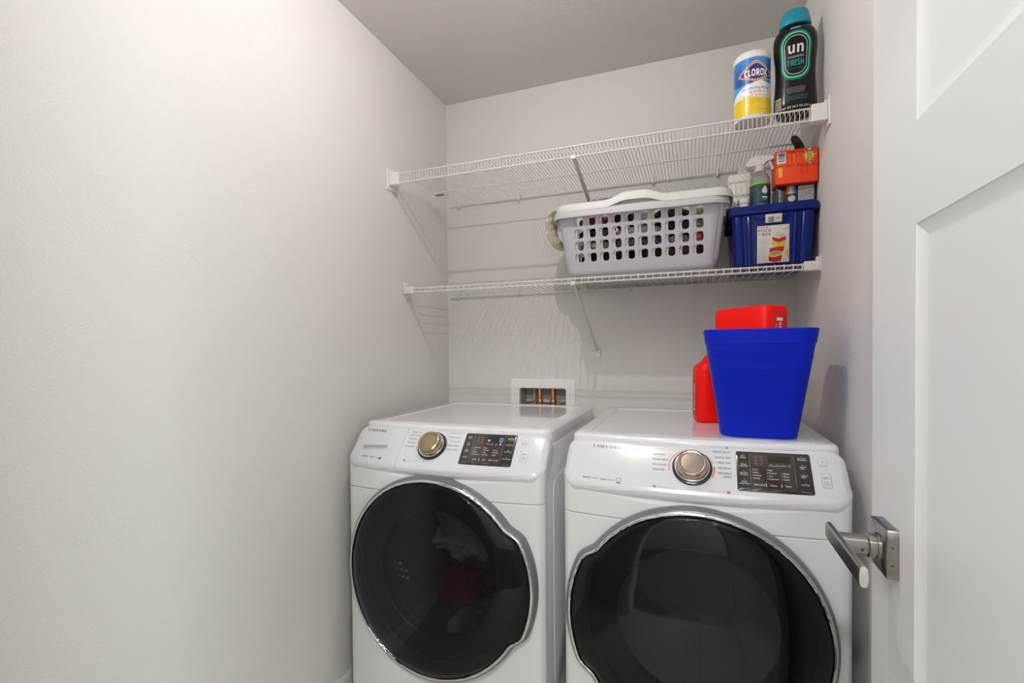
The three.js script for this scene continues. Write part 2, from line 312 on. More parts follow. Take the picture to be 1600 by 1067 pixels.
wireShelf('lower white wire shelf, the one with widely set wires and a shallow front lip', { ...LOW, lip: 0.0205, pitch: 0.0254, wireR: 0.0018, rodR: 0.0032, block: [0, 0.03], flange: [-0.004, 0.05, 0.026], brace: { from: [0.730, -0.026, 0.372], to: [0.748, -0.272, 0.012], r: 0.0062 }, clips: [0.066, 0.375, 0.656, 0.70, 0.896, 1.145, 1.449] });

// ---------------------------------------------------------------- washing machine and dryer
const PANEL = { a: 0.699, y: 0.9135, z: 0.757, w: 0.690, h: 0.164, bow: 0.024 };
const half = 0.343, FRONT = 0.80, BOW = 0.026;
const SANS = 'sans-serif';
function logo(x, px, py, size, fill) {                                                // letters set one by one
  x.font = `bold ${size}px ${SANS}`; x.fillStyle = fill; x.textAlign = 'center'; x.textBaseline = 'middle';
  const s = ['S', '\u039b', 'M', 'S', 'U', 'N', 'G']; s.forEach((c, i) => x.fillText(c, px + i * size * 0.86, py));
}
const kx = 2048 / PANEL.w, ky = 512 / PANEL.h, PX = (u) => (u + half) * kx, PY = (s) => s * ky;
function panelPrint(dryer) {
  return canvasMap(2048, 512, (x) => {
    x.fillStyle = '#d6d7d9'; x.fillRect(0, 0, 2048, 512);
    const g = '#55575a';
    logo(x, PX(dryer ? -0.264 : -0.300), PY(dryer ? 0.035 : 0.030), 41, dryer ? '#5a5d61' : '#303236');
    if (dryer) {
      text(x, 'Multi', PX(-0.284), PY(0.132), `bold 22px ${SANS}`, '#2e3033'); text(x, 'Steam\u2122', PX(-0.266), PY(0.132), `22px ${SANS}`, '#5a5c5f');
      text(x, 'Vent', PX(-0.236), PY(0.133), `bold 22px ${SANS}`, '#2e3033'); text(x, 'Sensor', PX(-0.2175), PY(0.133), `22px ${SANS}`, '#5a5c5f');
      x.lineWidth = 3; x.strokeStyle = g; x.strokeRect(PX(-0.192), PY(0.126), 34, 24); x.fillStyle = g; x.fillRect(PX(-0.192), PY(0.137), 34, 9);
      [['NORMAL', .029], ['BEDDING', .046], ['PERM PRESS', .061], ['DELICATES', .076], ['SANITIZE', .090]].forEach(([s, v], i) => { text(x, s, PX(-0.102), PY(v), `bold 21px ${SANS}`, i === 0 ? '#9b9da0' : g); });
      [['HEAVY DUTY', .028], ['QUICK DRY', .044], ['TIME DRY', .059], ['REFRESH', .074], ['WRINKLE', .088], ['AWAY', .097]].forEach(([s, v]) => text(x, s, PX(0.088), PY(v), `bold 21px ${SANS}`, g, 'right'));
      text(x, 'Manual Dry', PX(0.073), PY(0.014), `20px ${SANS}`, '#a5a7aa', 'right'); x.fillStyle = '#8d8f92'; x.fillRect(PX(0.077), PY(0.010), 20, 22);
      x.fillStyle = '#8b8d90'; x.fillRect(PX(-0.098), PY(0.1345), 20, 20); text(x, 'Sensor Dry', PX(-0.087), PY(0.138), `20px ${SANS}`, '#a5a7aa');
      text(x, 'Smart Care\u2122', PX(0.073), PY(0.137), `20px ${SANS}`, '#a5a7aa', 'right'); x.fillStyle = '#b07b68'; x.fillRect(PX(0.076), PY(0.134), 22, 22);
      text(x, '*Hold 3 sec', PX(0.21), PY(0.012), `17px ${SANS}`, '#808285');
      const cx = PX(-0.006), cy = PY(0.079);
      x.lineWidth = 6; x.strokeStyle = '#e0653a'; x.beginPath(); x.arc(cx, cy, 0.0545 * kx, Math.PI * 0.93, Math.PI * 1.62); x.stroke();
      x.beginPath(); x.arc(cx, cy, 0.0545 * kx, -Math.PI * 0.04, Math.PI * 0.14); x.lineWidth = 9; x.stroke();
      x.strokeStyle = '#6a6c70'; x.lineWidth = 4; x.beginPath(); x.arc(cx, cy, 0.0545 * kx, -Math.PI * 0.28, -Math.PI * 0.09); x.stroke();
      x.strokeStyle = '#a0a2a5'; x.lineWidth = 2;
      for (const [u0, v0, u1, v1] of [[-.066, .029, -.028, .031], [-.066, .046, -.046, .047], [-.058, .061, -.052, .062], [-.064, .076, -.056, .076], [-.07, .09, -.058, .09], [.018, .031, .048, .029], [.032, .046, .052, .044], [.042, .06, .056, .059], [.05, .074, .057, .074], [.05, .088, .055, .088]]) { x.beginPath(); x.moveTo(PX(u0), PY(v0)); x.lineTo(PX(u1), PY(v1)); x.stroke(); }
    } else {
      text(x, 'STEAM', PX(-0.283), PY(0.128), `italic bold 24px ${SANS}`, '#303236'); text(x, 'VRT', PX(-0.2475), PY(0.1285), `italic bold 24px ${SANS}`, '#303236'); text(x, 'plus', PX(-0.228), PY(0.129), `italic 22px ${SANS}`, '#77797c');
      x.fillStyle = '#303236'; x.beginPath(); x.ellipse(PX(-0.205), PY(0.130), 15, 13, 0, 0, 7); x.fill(); x.strokeStyle = '#d6d7d9'; x.lineWidth = 3; x.beginPath(); x.moveTo(PX(-0.209), PY(0.131)); x.lineTo(PX(-0.201), PY(0.129)); x.stroke();
      [['NORMAL', .025, -.122], ['HEAVY DUTY', .038, -.124], ['BEDDING', .051, -.124], ['SANITIZE', .065, -.125], ['ALLERGEN', .079, -.127]].forEach(([s, v, u]) => text(x, s, PX(u + 0.002), PY(v), `bold 20px ${SANS}`, '#77797c'));
      [['DEEP STEAM', .021], ['QUICK WASH', .036], ['DELICATES', .051], ['PERM PRESS', .066], ['RINSE+SPIN', .080]].forEach(([s, v], i) => text(x, s, PX(0.064), PY(v), `bold 20px ${SANS}`, i > 2 ? '#63666a' : '#85878a', 'right'));
      x.fillStyle = '#55575a'; x.fillRect(PX(-0.112), PY(0.126), 17, 17); text(x, 'Vibration Control', PX(-0.102), PY(0.129), `17px ${SANS}`, '#a9abae');
      text(x, '*Hold 3 sec', PX(0.195), PY(0.008), `16px ${SANS}`, '#8a8c90');
      x.strokeStyle = '#b0b2b5'; x.lineWidth = 2;
      for (const [u0, v0, u1, v1] of [[-.09, .025, -.05, .027], [-.07, .051, -.066, .052], [.012, .023, .03, .022], [.02, .037, .028, .036]]) { x.beginPath(); x.moveTo(PX(u0), PY(v0)); x.lineTo(PX(u1), PY(v1)); x.stroke(); }
      x.strokeStyle = '#55575a'; x.lineWidth = 4; const cx = PX(-0.029), cy = PY(0.072); x.beginPath(); x.arc(cx, cy, 0.052 * kx, -Math.PI * 0.3, Math.PI * 0.15); x.stroke(); x.beginPath(); x.arc(cx, cy, 0.052 * kx, Math.PI * 0.85, Math.PI * 0.97); x.stroke();
    }
  });
}
function displayPrint(dryer, glow) {
  return canvasMap(704, 480, (x) => {
    x.fillStyle = glow ? '#000' : '#2a2625'; x.fillRect(0, 0, 704, 480);
    const w = '#d4d2d0', f = (n, b = true) => `${b ? 'bold ' : ''}${n}px ${SANS}`;
    if (!glow) {
      x.fillStyle = '#37302c'; x.fillRect(130, 20, 420, 440);
      x.fillStyle = '#12110f'; x.fillRect(310, 42, 212, 88);
      const L = dryer ? [['Auto', 'Steam'], ['Mixed', 'Load Bell'], ['Wrinkle', 'Prevent'], ['Small', 'Load Care']] : [['Extra', 'Rinse'], ['Pre', 'Soak'], ['Delay', 'Start'], ['Sound', '']];
      const Rr = dryer ? [['My Cycle', '*Favorites'], ['Adjust', 'Time \u2227'], ['Adjust', 'Time \u2228'], ['Eco Dry', '']] : [['My Cycle', '*Favorites'], ['Delay End', ''], ['Self Clean+', ''], ['Smart Care', '']];
      L.forEach(([a, b], i) => { x.fillStyle = w; x.fillRect(62, 36 + i * 104, 12, 4); text(x, a, 68, 58 + i * 104, f(20), w, 'center'); text(x, b, 68, 80 + i * 104, f(20), w, 'center'); });
      Rr.forEach(([a, b], i) => { x.fillStyle = w; x.fillRect(622, 36 + i * 104, 12, 4); text(x, a, 628, 58 + i * 104, f(20), w, 'center'); text(x, b, 628, 80 + i * 104, f(18), w, 'center'); });
      x.fillStyle = '#8e8a86'; x.fillRect(128, 30, 3, 380); x.fillRect(548, 30, 3, 380);
      for (let j = 0; j < 3; j++) for (let i = 0; i < 2; i++) { x.strokeStyle = '#8e8580'; x.lineWidth = 3; x.strokeRect(180 + i * 52, 58 + j * 40, 22, 18); }
      if (!dryer) { x.fillStyle = '#a02f3c'; x.fillRect(228, 134, 34, 26); }
      (dryer ? ['Drying', 'Cooling', 'Wrinkle', 'End'] : ['Wash', 'Rinse', 'Spin', 'Lock']).forEach((s, i) => { x.fillStyle = w; x.fillRect(334 + i * 56, 142, 5, 8); text(x, s, 336 + i * 56, 164, f(15), w, 'center'); });
      const cols = dryer ? [['Very', 'More', 'Normal', 'Damp'], ['High', 'Medium', 'Low', 'Extra Low'], ['60min', '45min', '30min']] : [['Extra Hot', 'Hot', 'Warm', 'Eco Warm'], ['High', 'Medium', 'Low', 'No Spin'], ['Heavy', 'Normal', 'Light']];
      cols.forEach((c, k) => c.forEach((s, i) => { const y = 222 + i * 34 + (k === 2 ? 34 : 0); x.fillStyle = w; x.fillRect(150 + k * 136, y - 5, 7, 9); text(x, s, 164 + k * 136, y, f(19), w); }));
      (dryer ? ['Dry Level', 'Temp.', 'Time'] : ['Temp.', 'Spin', 'Soil Level']).forEach((s, i) => text(x, s, 208 + i * 132, 398, f(23), w, 'center'));
      x.fillStyle = '#e8e6e4'; x.fillRect(268, 382, 6, 32); x.fillRect(408, 382, 6, 32);
      text(x, '*Hold', 200, 446, f(16, false), '#9a9692', 'center'); text(x, '\u2014 *Child Lock \u2014', 370, 452, f(16, false), '#a5a19d', 'center'); text(x, '*Smart Care', 628, 452, f(16, false), '#a5a19d', 'center'); text(x, '*Steam Light', 68, 446, f(16, false), '#9a9692', 'center');
    } else if (!dryer) {
      const grad = (cx, cy, r) => { const g = x.createRadialGradient(cx, cy, 0, cx, cy, r); g.addColorStop(0, 'rgba(20,70,200,0.5)'); g.addColorStop(1, 'rgba(0,20,90,0)'); x.fillStyle = g; x.fillRect(cx - r, cy - r, 2 * r, 2 * r); };
      grad(338, 100, 46); grad(498, 92, 50);
      x.fillStyle = '#bfe2ff'; x.beginPath(); x.ellipse(338, 104, 19, 15, 0, 0, 7); x.fill();
      x.strokeStyle = '#8fd0ff'; x.lineWidth = 12; x.beginPath(); x.roundRect(484, 62, 32, 58, 10); x.stroke();
      x.fillStyle = '#a9d9ff'; x.fillRect(497, 140, 10, 26); x.fillRect(488, 158, 28, 6);
      x.fillStyle = '#5a9cff'; x.fillRect(620, 244, 18, 9);
    }
  });
}
const displayMat = (dryer) => new THREE.MeshPhysicalMaterial({ map: displayPrint(dryer, false), roughness: 0.12, clearcoat: 0.5, ...(dryer ? {} : { emissive: lin(1, 1, 1), emissiveMap: displayPrint(false, true), emissiveIntensity: 0.9 }) });

function machine(dryer, name, label, category, pos) {
  const t = thing(name, label, category, pos);
  const side = dryer ? -1 : 1;                                                        // which side the door grip is on
  const front = (x) => -BOW * (x / half) ** 2;
  const cut = (p) => [p[0], p[1], p[2] + front(p[0])];
  // door outline about its own centre
  const DC = dryer ? [0, 0.523] : [-0.004, 0.534], R = 0.304;
  const ss = (a, b, v) => { const k = Math.max(0, Math.min(1, (v - a) / (b - a))); return k * k * (3 - 2 * k); };
  const doorR = (f) => { const g = Math.atan2(Math.sin(f), side * Math.cos(f)) * 180 / Math.PI; return R + 0.021 * (g > 0 ? ss(37, 26, g) : ss(-33, -23, g)); };
  const NA = 192, ring = (dr, z) => Array.from({ length: NA }, (_, i) => { const f = i / NA * 2 * Math.PI, r = doorR(f) + dr; return cut([DC[0] + r * Math.cos(f), DC[1] + r * Math.sin(f), FRONT + z]); });
  const tunnel = loft([Array.from({ length: 64 }, (_, i) => [DC[0] + 0.275 * Math.cos(i / 32 * Math.PI), DC[1] + 0.275 * Math.sin(i / 32 * Math.PI), 0.18]), Array.from({ length: 64 }, (_, i) => [DC[0] + 0.275 * Math.cos(i / 32 * Math.PI), DC[1] + 0.275 * Math.sin(i / 32 * Math.PI), 0.9])]);
  // cabinet, with a tunnel for the drum
  const over = at(new THREE.BoxGeometry(2, 0.6, 0.4), [0, 0, 0.2 - 0.024]); at(over, [0, PANEL.y, PANEL.z], [-PANEL.a, 0, 0]);
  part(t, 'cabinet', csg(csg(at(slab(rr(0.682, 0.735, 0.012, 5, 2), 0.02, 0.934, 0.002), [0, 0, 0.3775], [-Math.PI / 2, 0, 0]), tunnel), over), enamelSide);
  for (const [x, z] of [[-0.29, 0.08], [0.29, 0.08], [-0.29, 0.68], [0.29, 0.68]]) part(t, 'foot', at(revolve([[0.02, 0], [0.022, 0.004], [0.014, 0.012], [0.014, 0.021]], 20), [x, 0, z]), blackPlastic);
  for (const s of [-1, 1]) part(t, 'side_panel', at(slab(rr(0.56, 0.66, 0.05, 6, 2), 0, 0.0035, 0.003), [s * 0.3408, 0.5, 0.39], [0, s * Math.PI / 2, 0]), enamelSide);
  // bowed front in two pieces with a fine joint between them
  const plan = []; { const rc = 0.03, zc = 0.7455;
    for (let i = 0; i <= 24; i++) { const x = -half + rc + i / 24 * 2 * (half - rc); plan.push([x, FRONT + front(x)]); }
    for (let i = 1; i <= 6; i++) { const f = i / 6 * Math.PI / 2; plan.push([half - rc + rc * Math.sin(f), FRONT + front(half - rc) - rc * (1 - Math.cos(f))]); }
    plan.push([half, zc], [-half, zc]);
    for (let i = 6; i >= 1; i--) { const f = i / 6 * Math.PI / 2; plan.push([-half + rc - rc * Math.sin(f), FRONT + front(half - rc) - rc * (1 - Math.cos(f))]); } }
  const frontPiece = (y0, y1) => { const o = plan.slice().reverse().map(([x, z]) => [x, -z]), R2 = o.slice().reverse(); const P = (q, y) => q.map(([x, mz]) => [x, y, -mz]);
    const c = R2.map(([x, mz]) => [x, mz]); const rings = [P(inset(c, 0.0018), y0), P(c, y0 + 0.0018), P(c, y1 - 0.0018), P(inset(c, 0.0018), y1)]; return loft(rings, { crease: 0.5 }); };
  const hole = loft([ring(0.003, -0.2), ring(0.003, 0.2)]);
  part(t, 'front_panel', csg(frontPiece(0.03, 0.7775), hole), enamel);
  part(t, 'upper_front', csg(csg(frontPiece(0.779, 0.9335), hole), over), enamel);
  if (!dryer) part(t, 'filter_cover', slab(rr(0.13, 0.1, 0.006, 4, 4), 0, 0.0022, 0.0012, { bend: ([x, y, z]) => [x - 0.19, y + 0.088, FRONT + front(x - 0.19) + z - 0.0004] }), enamel);
  // lid with a shallow field
  { const o = rr(0.678, 0.700, 0.03, 6, 14), f = rr(0.585, 0.6, 0.025, 6, 2);
    const lid = slab(o, 0, 0.048, 0.014, { steps: 6, bend: ([x, y, z]) => [x, y + (y < 0 ? -y / 0.346 : 0) * 0.022 * (x / half) ** 2, z] }), pit = loft([lift(inset(f, 0.004), 0.0448), lift(f, 0.0481), lift(f, 0.06)]);
    part(t, 'lid', at(csg(lid, pit), [0, 0.933, 0.354], [-Math.PI / 2, 0, 0]), mat([0.74, 0.745, 0.75], 0.22, { clearcoat: 0.7, clearcoatRoughness: 0.05 })); }
  // sloping control panel
  const P = PANEL, sa = Math.sin(P.a), ca = Math.cos(P.a);
  const bend = ([x, y, z]) => { const d = -P.bow * (x / half) ** 2, b = 0.004 * (1 - (2 * y / P.h) ** 2) * (z > -0.012 ? 1 : 0); return [x, y - sa * d, z + ca * d + b]; };
  const uvP = (p) => [p[0] / P.w + 0.5, (p[1] - sa * P.bow * (p[0] / half) ** 2) / P.h + 0.5];
  const set = (g) => at(g, [0, P.y, P.z], [-P.a, 0, 0]);
  let panel = set(slab(rr(P.w, P.h, 0.042, 8, 10), -0.06, 0, 0.02, { rings: 10, bend, uv: uvP, steps: 6, back: 0.02 }));
  const panelMat = new THREE.MeshPhysicalMaterial({ map: panelPrint(dryer), roughness: 0.22, clearcoat: 0.7, clearcoatRoughness: 0.05 });
  // where a point of the panel's face lies: u to the right, s down from the top edge, h out of the face
  const spot = (u, s, h = 0) => { const y = P.h / 2 - s, p = bend([u, y, 0]); return [p[0], p[1], p[2] + h]; };
  const flatUV = (u, s, w, h) => (p) => [(p[0] - u) / w + 0.5, (p[1] - sa * P.bow * (p[0] / half) ** 2 - P.h / 2 + s) / h + 0.5];
  const bentAt = (u, s, h = 0) => ([x, y, z]) => bend([x + u, y + P.h / 2 - s, z + h]);
  const onPanel = (g, u, s, h = 0) => { const d = Math.atan2(2 * P.bow * u / half ** 2 * ca, 1); return set(at(g, spot(u, s, h), [0, d, 0])); };
  if (!dryer) {
    const boxAt = (x0, x1) => at(new THREE.BoxGeometry(x1 - x0, 0.6, 0.6), [(x0 + x1) / 2, P.y, P.z]);
    let drawer = csg(panel, boxAt(-0.5, -0.1405), INTERSECTION); panel = csg(panel, boxAt(-0.1395, 0.5), INTERSECTION);
    const slot = loft([[0.016, -0.012], [0.016, 0.02]].map(([, z], k) => [[-0.052, 0.011], [-0.047, -0.004], [-0.034, -0.0125], [0.05, -0.0125], [0.0575, 0.011]].map(([x, y]) => [x * (k ? 1 : 0.93), y * (k ? 1 : 0.8) - (k ? 0 : 0.004), z])), { crease: 0.3 });
    drawer = csg(drawer, onPanel(slot, -0.248, 0.092, 0.0));
    part(t, 'detergent_drawer', drawer, panelMat);
  }
  part(t, 'control_panel', panel, panelMat);
  // display
  const dw = 0.166, dh = 0.108, du = dryer ? 0.181 : 0.160, ds = dryer ? 0.077 : 0.072;
  part(t, 'display', set(slab(rr(dw, dh, 0.005, 4, 10), -0.003, 0.0010, 0.0008, { rings: 10, bend: bentAt(du, ds), uv: flatUV(du, ds, dw, dh) })), displayMat(dryer));
  // buttons
  for (const [bn, u, s, w, h] of [['power_button', dryer ? 0.29 : 0.27, dryer ? 0.045 : 0.041, 0.02, 0.021], ['start_button', dryer ? 0.292 : 0.276, dryer ? 0.093 : 0.09, 0.0215, 0.036]]) {
    const print = canvasMap(160, 256, (x, cw, ch) => {
      x.fillStyle = '#d9dadc'; x.fillRect(0, 0, cw, ch); x.strokeStyle = '#606266'; x.lineWidth = 5; x.beginPath(); x.roundRect(5, 5, cw - 10, ch - 10, 16); x.stroke();
      x.strokeStyle = x.fillStyle = '#4a4c50'; x.lineWidth = 7;
      if (bn === 'power_button') { x.save(); x.translate(80, 105); x.scale(1, 1.3); x.beginPath(); x.arc(0, 0, 30, -0.9, Math.PI + 0.9); x.stroke(); x.beginPath(); x.moveTo(0, -36); x.lineTo(0, -2); x.stroke(); x.restore(); text(x, 'POWER', 80, 205, `bold 30px ${SANS}`, '#4a4c50', 'center'); } else { x.beginPath(); x.moveTo(45, 50); x.lineTo(45, 105); x.lineTo(85, 78); x.closePath(); x.stroke(); x.fillRect(94, 50, 7, 56); x.fillRect(110, 50, 7, 56); text(x, 'START', 80, 158, `bold 34px ${SANS}`, '#4a4c50', 'center'); text(x, 'PAUSE', 80, 200, `bold 34px ${SANS}`, '#4a4c50', 'center'); }
    });
    part(t, bn, set(slab(rr(w, h, 0.002, 4, 4), -0.003, 0.0012, 0.0008, { rings: 4, bend: bentAt(u, s), uv: flatUV(u, s, w, h) })), new THREE.MeshPhysicalMaterial({ map: print, roughness: 0.3 }));
  }
  // dial
  { const u = dryer ? -0.006 : -0.029, s = dryer ? 0.079 : 0.072, up = (g) => onPanel(at(g, [0, 0, 0], [Math.PI / 2, 0, 0]), u, s, -0.001);
    const bronze = mat(dryer ? [0.52, 0.42, 0.33] : [0.47, 0.37, 0.22], 0.26, { metalness: 1 });
    const k = part(t, 'dial', up(revolve([[0.0385, 0.012], [0.0385, 0.016], [0.037, 0.026], [0.0345, 0.031], [0.0315, 0.0325], [0.0285, 0.0315], [0.027, 0.0295], [0.0, 0.029]], 64, { b: false })), bronze);
    part(k, 'dial_face', up(revolve([[0.0265, 0.0288], [0.026, 0.0302], [0.02, 0.0306], [0.0, 0.0308]], 64, { b: false })), mat(dryer ? [0.40, 0.33, 0.28] : [0.42, 0.34, 0.22], 0.3, { metalness: 1 }));
    part(k, 'dial_ring', up(revolve([[0.0485, 0], [0.0485, 0.004], [0.047, 0.0065], [0.0445, 0.0075], [0.0435, 0.0068]], 64)), mat([0.02, 0.022, 0.03], 0.2));
    part(k, 'dial_collar', up(revolve([[0.0434, 0.002], [0.0434, 0.009], [0.0425, 0.0118], [0.0395, 0.012], [0.0388, 0.011]], 64)), mat([0.62, 0.66, 0.76], 0.18, { metalness: 1 })); }
  // door: chrome rim, tinted pane, black frame behind it and a glass bowl
  const rim = loft([ring(0.0, -0.03), ring(0.006, -0.001), ring(0.0075, 0.008), ring(0.006, 0.02), ring(0.002, 0.0285), ring(-0.0025, 0.0305), ring(-0.006, 0.029), ring(-0.0105, 0.022), ring(-0.0105, -0.02)], { a: false, b: false, crease: 0.7 });
  const door = part(t, 'door', rim, mat([0.19, 0.195, 0.205], 0.3, { metalness: 0.35 }), 'round door with a grey rim and chrome edge');
  part(door, 'chrome_trim', loft([ring(-0.0015, 0.0302), ring(-0.003, 0.0328), ring(-0.006, 0.0338), ring(-0.009, 0.0325), ring(-0.0105, 0.028), ring(-0.0105, 0.024)], { a: false, b: false, crease: 0.9 }), chrome);
  const pane = []; for (let k = 0; k <= 14; k++) { const q = 1 - k / 14; pane.push(Array.from({ length: NA }, (_, i) => { const f = i / NA * 2 * Math.PI, r = (doorR(f) * q + (1 - q) * R * q) * 1 - 0.0107 * q; return cut([DC[0] + r * Math.cos(f), DC[1] + r * Math.sin(f), FRONT + 0.025 + 0.028 * (1 - q * q)]); })); }
  part(door, 'door_glass', loft(pane.slice(0, -1), { a: false, crease: 1.2 }), mat(dryer ? [0.33, 0.33, 0.345] : [0.27, 0.27, 0.295], 0.02, { transmission: 1, thickness: 0, ior: 1.38 }));
  const circ = (r, z) => Array.from({ length: 96 }, (_, i) => [DC[0] + r * Math.cos(i / 48 * Math.PI), DC[1] + r * Math.sin(i / 48 * Math.PI), FRONT + z]);
  part(door, 'inner_frame', loft([circ(0.272, -0.045), circ(0.27, -0.02), circ(0.2, -0.012), circ(0.196, -0.016), circ(0.196, -0.045)], { a: false, b: false }), blackPlastic);
  part(door, 'outer_frame', loft([ring(-0.0112, 0.012), circ(0.268, -0.012).map((p) => p).reduce((o, p, i) => (o.push(p, [(p[0] + circ(0.268, -0.012)[(i + 1) % 96][0]) / 2, (p[1] + circ(0.268, -0.012)[(i + 1) % 96][1]) / 2, p[2]]), o), [])], { a: false, b: false }), blackPlastic);
  part(door, 'glass_bowl', loft([circ(0.1945, -0.018), circ(0.193, -0.05), circ(0.184, -0.09), circ(0.165, -0.118), circ(0.13, -0.13), circ(0.06, -0.134)], { a: false }), mat([0.82, 0.83, 0.85], 0.06, { transmission: 1, thickness: 0, ior: 1.5 }));
  // drum
  const drumMat = dryer ? mat([0.68, 0.68, 0.70], 0.5) : mat([0.6, 0.6, 0.62], 0.35, { metalness: 0.9 });
  const drum = part(t, 'drum', loft([circ(0.205, -0.052), circ(0.24, -0.07), circ(0.262, -0.09), circ(0.262, -0.54), circ(0.24, -0.56), circ(0.03, -0.555)], { a: false }), drumMat);
  for (let i = 0; i < 3; i++) { const f = 0.5 + i * 2.094; part(drum, 'paddle', at(rbox(0.045, 0.05, 0.36, 0.012, 3), [DC[0] + 0.238 * Math.cos(f), DC[1] + 0.238 * Math.sin(f), FRONT - 0.31], [0, 0, f - Math.PI / 2]), dryer ? mat([0.6, 0.6, 0.62], 0.5) : mat([0.5, 0.5, 0.55], 0.4)); }
  if (dryer) {
    const lint = canvasMap(256, 96, (x) => { x.fillStyle = '#55565a'; x.fillRect(0, 0, 256, 96); text(x, 'LINT FILTER', 128, 48, `bold 34px ${SANS}`, '#3a3b3e', 'center'); });
    part(t, 'lint_filter', at(slab(rr(0.12, 0.045, 0.008, 4, 2), 0, 0.008, 0.003, { uv: (p) => [p[0] / 0.12 + 0.5, p[1] / 0.045 + 0.5] }), [0.0, DC[1] - 0.222, FRONT - 0.075], [-0.5, 0, 0]), new THREE.MeshPhysicalMaterial({ map: lint, roughness: 0.5 }));
  } else {
    const tri = new THREE.ExtrudeGeometry(shapeOf([[-0.006, -0.005], [0.006, -0.005], [0, 0.006]]), { depth: 0.002, bevelEnabled: false });
    for (let j = 0; j < 3; j++) for (let i = 0; i < 2 + (j > 0); i++) part(drum, 'perforation', at(tri.clone(), [DC[0] - 0.195 + i * 0.018 + j * 0.006, DC[1] - 0.02 - j * 0.022, FRONT - 0.09 + 0.002 * i], [0, 0.7, 0]), mat([0.75, 0.75, 0.78], 0.3));
  }
  return { t, DC };
}
const washer = machine(false, 'washing_machine', 'white front-loading washing machine on the left, its blue display lit', 'washing machine', [0.405, 0, 0.072]);
const dryer = machine(true, 'tumble_dryer', 'white front-loading dryer on the right, with the blue bin on its top', 'dryer', [1.152, 0, 0.09]);

// ---------------------------------------------------------------- soft goods
function crumple(w, h, d, seed, amp = 0.012, freq = 26, seg = 40) {
  const g = new THREE.SphereGeometry(1, seg, Math.round(seg * 0.7)), p = g.attributes.position;
  for (let i = 0; i < p.count; i++) {
    const x = p.getX(i), y = p.getY(i), z = p.getZ(i), q = (v) => Math.sign(v) * Math.abs(v) ** 0.62;
    let X = q(x) * w / 2, Y = q(y) * h / 2, Z = q(z) * d / 2;
    const n = amp * (noise(X * freq + seed, Y * freq * 1.6, Z * freq) + 0.5 * noise(X * freq * 2.3, Y * freq * 2.6 + seed, Z * freq * 2.3)) - amp * 0.9;
    p.setXYZ(i, X + x * n, Y + y * n * 0.6, Z + z * n);
  }
  g.computeVertexNormals(); return g;
}
const cloth = (c, o = {}) => mat(c, 0.95, { sheen: 0.3, sheenRoughness: 0.8, ...o });
{
  const z = washer.t.position.z, x = washer.t.position.x + washer.DC[0], y = washer.DC[1];
  const grp = 'laundry inside the washing machine';
  solo('laundry_heap', 'crumpled bluish-grey laundry lying in the washing machine drum', 'laundry', crumple(0.3, 0.24, 0.24, 3, 0.03, 14, 56), cloth([0.72, 0.76, 0.88]), [x - 0.005, y + 0.06, z + 0.49], 0, grp);
  solo('laundry_heap', 'dark red garment low in the washing machine drum', 'laundry', crumple(0.17, 0.12, 0.14, 8, 0.014, 20), cloth([0.30, 0.02, 0.035]), [x - 0.03, y - 0.135, z + 0.56], 0, grp);
  solo('laundry_heap', 'black garment at the bottom of the washing machine drum', 'laundry', crumple(0.16, 0.06, 0.14, 12, 0.01, 20), cloth([0.015, 0.015, 0.018]), [x + 0.05, y - 0.205, z + 0.50], 0, grp);
}

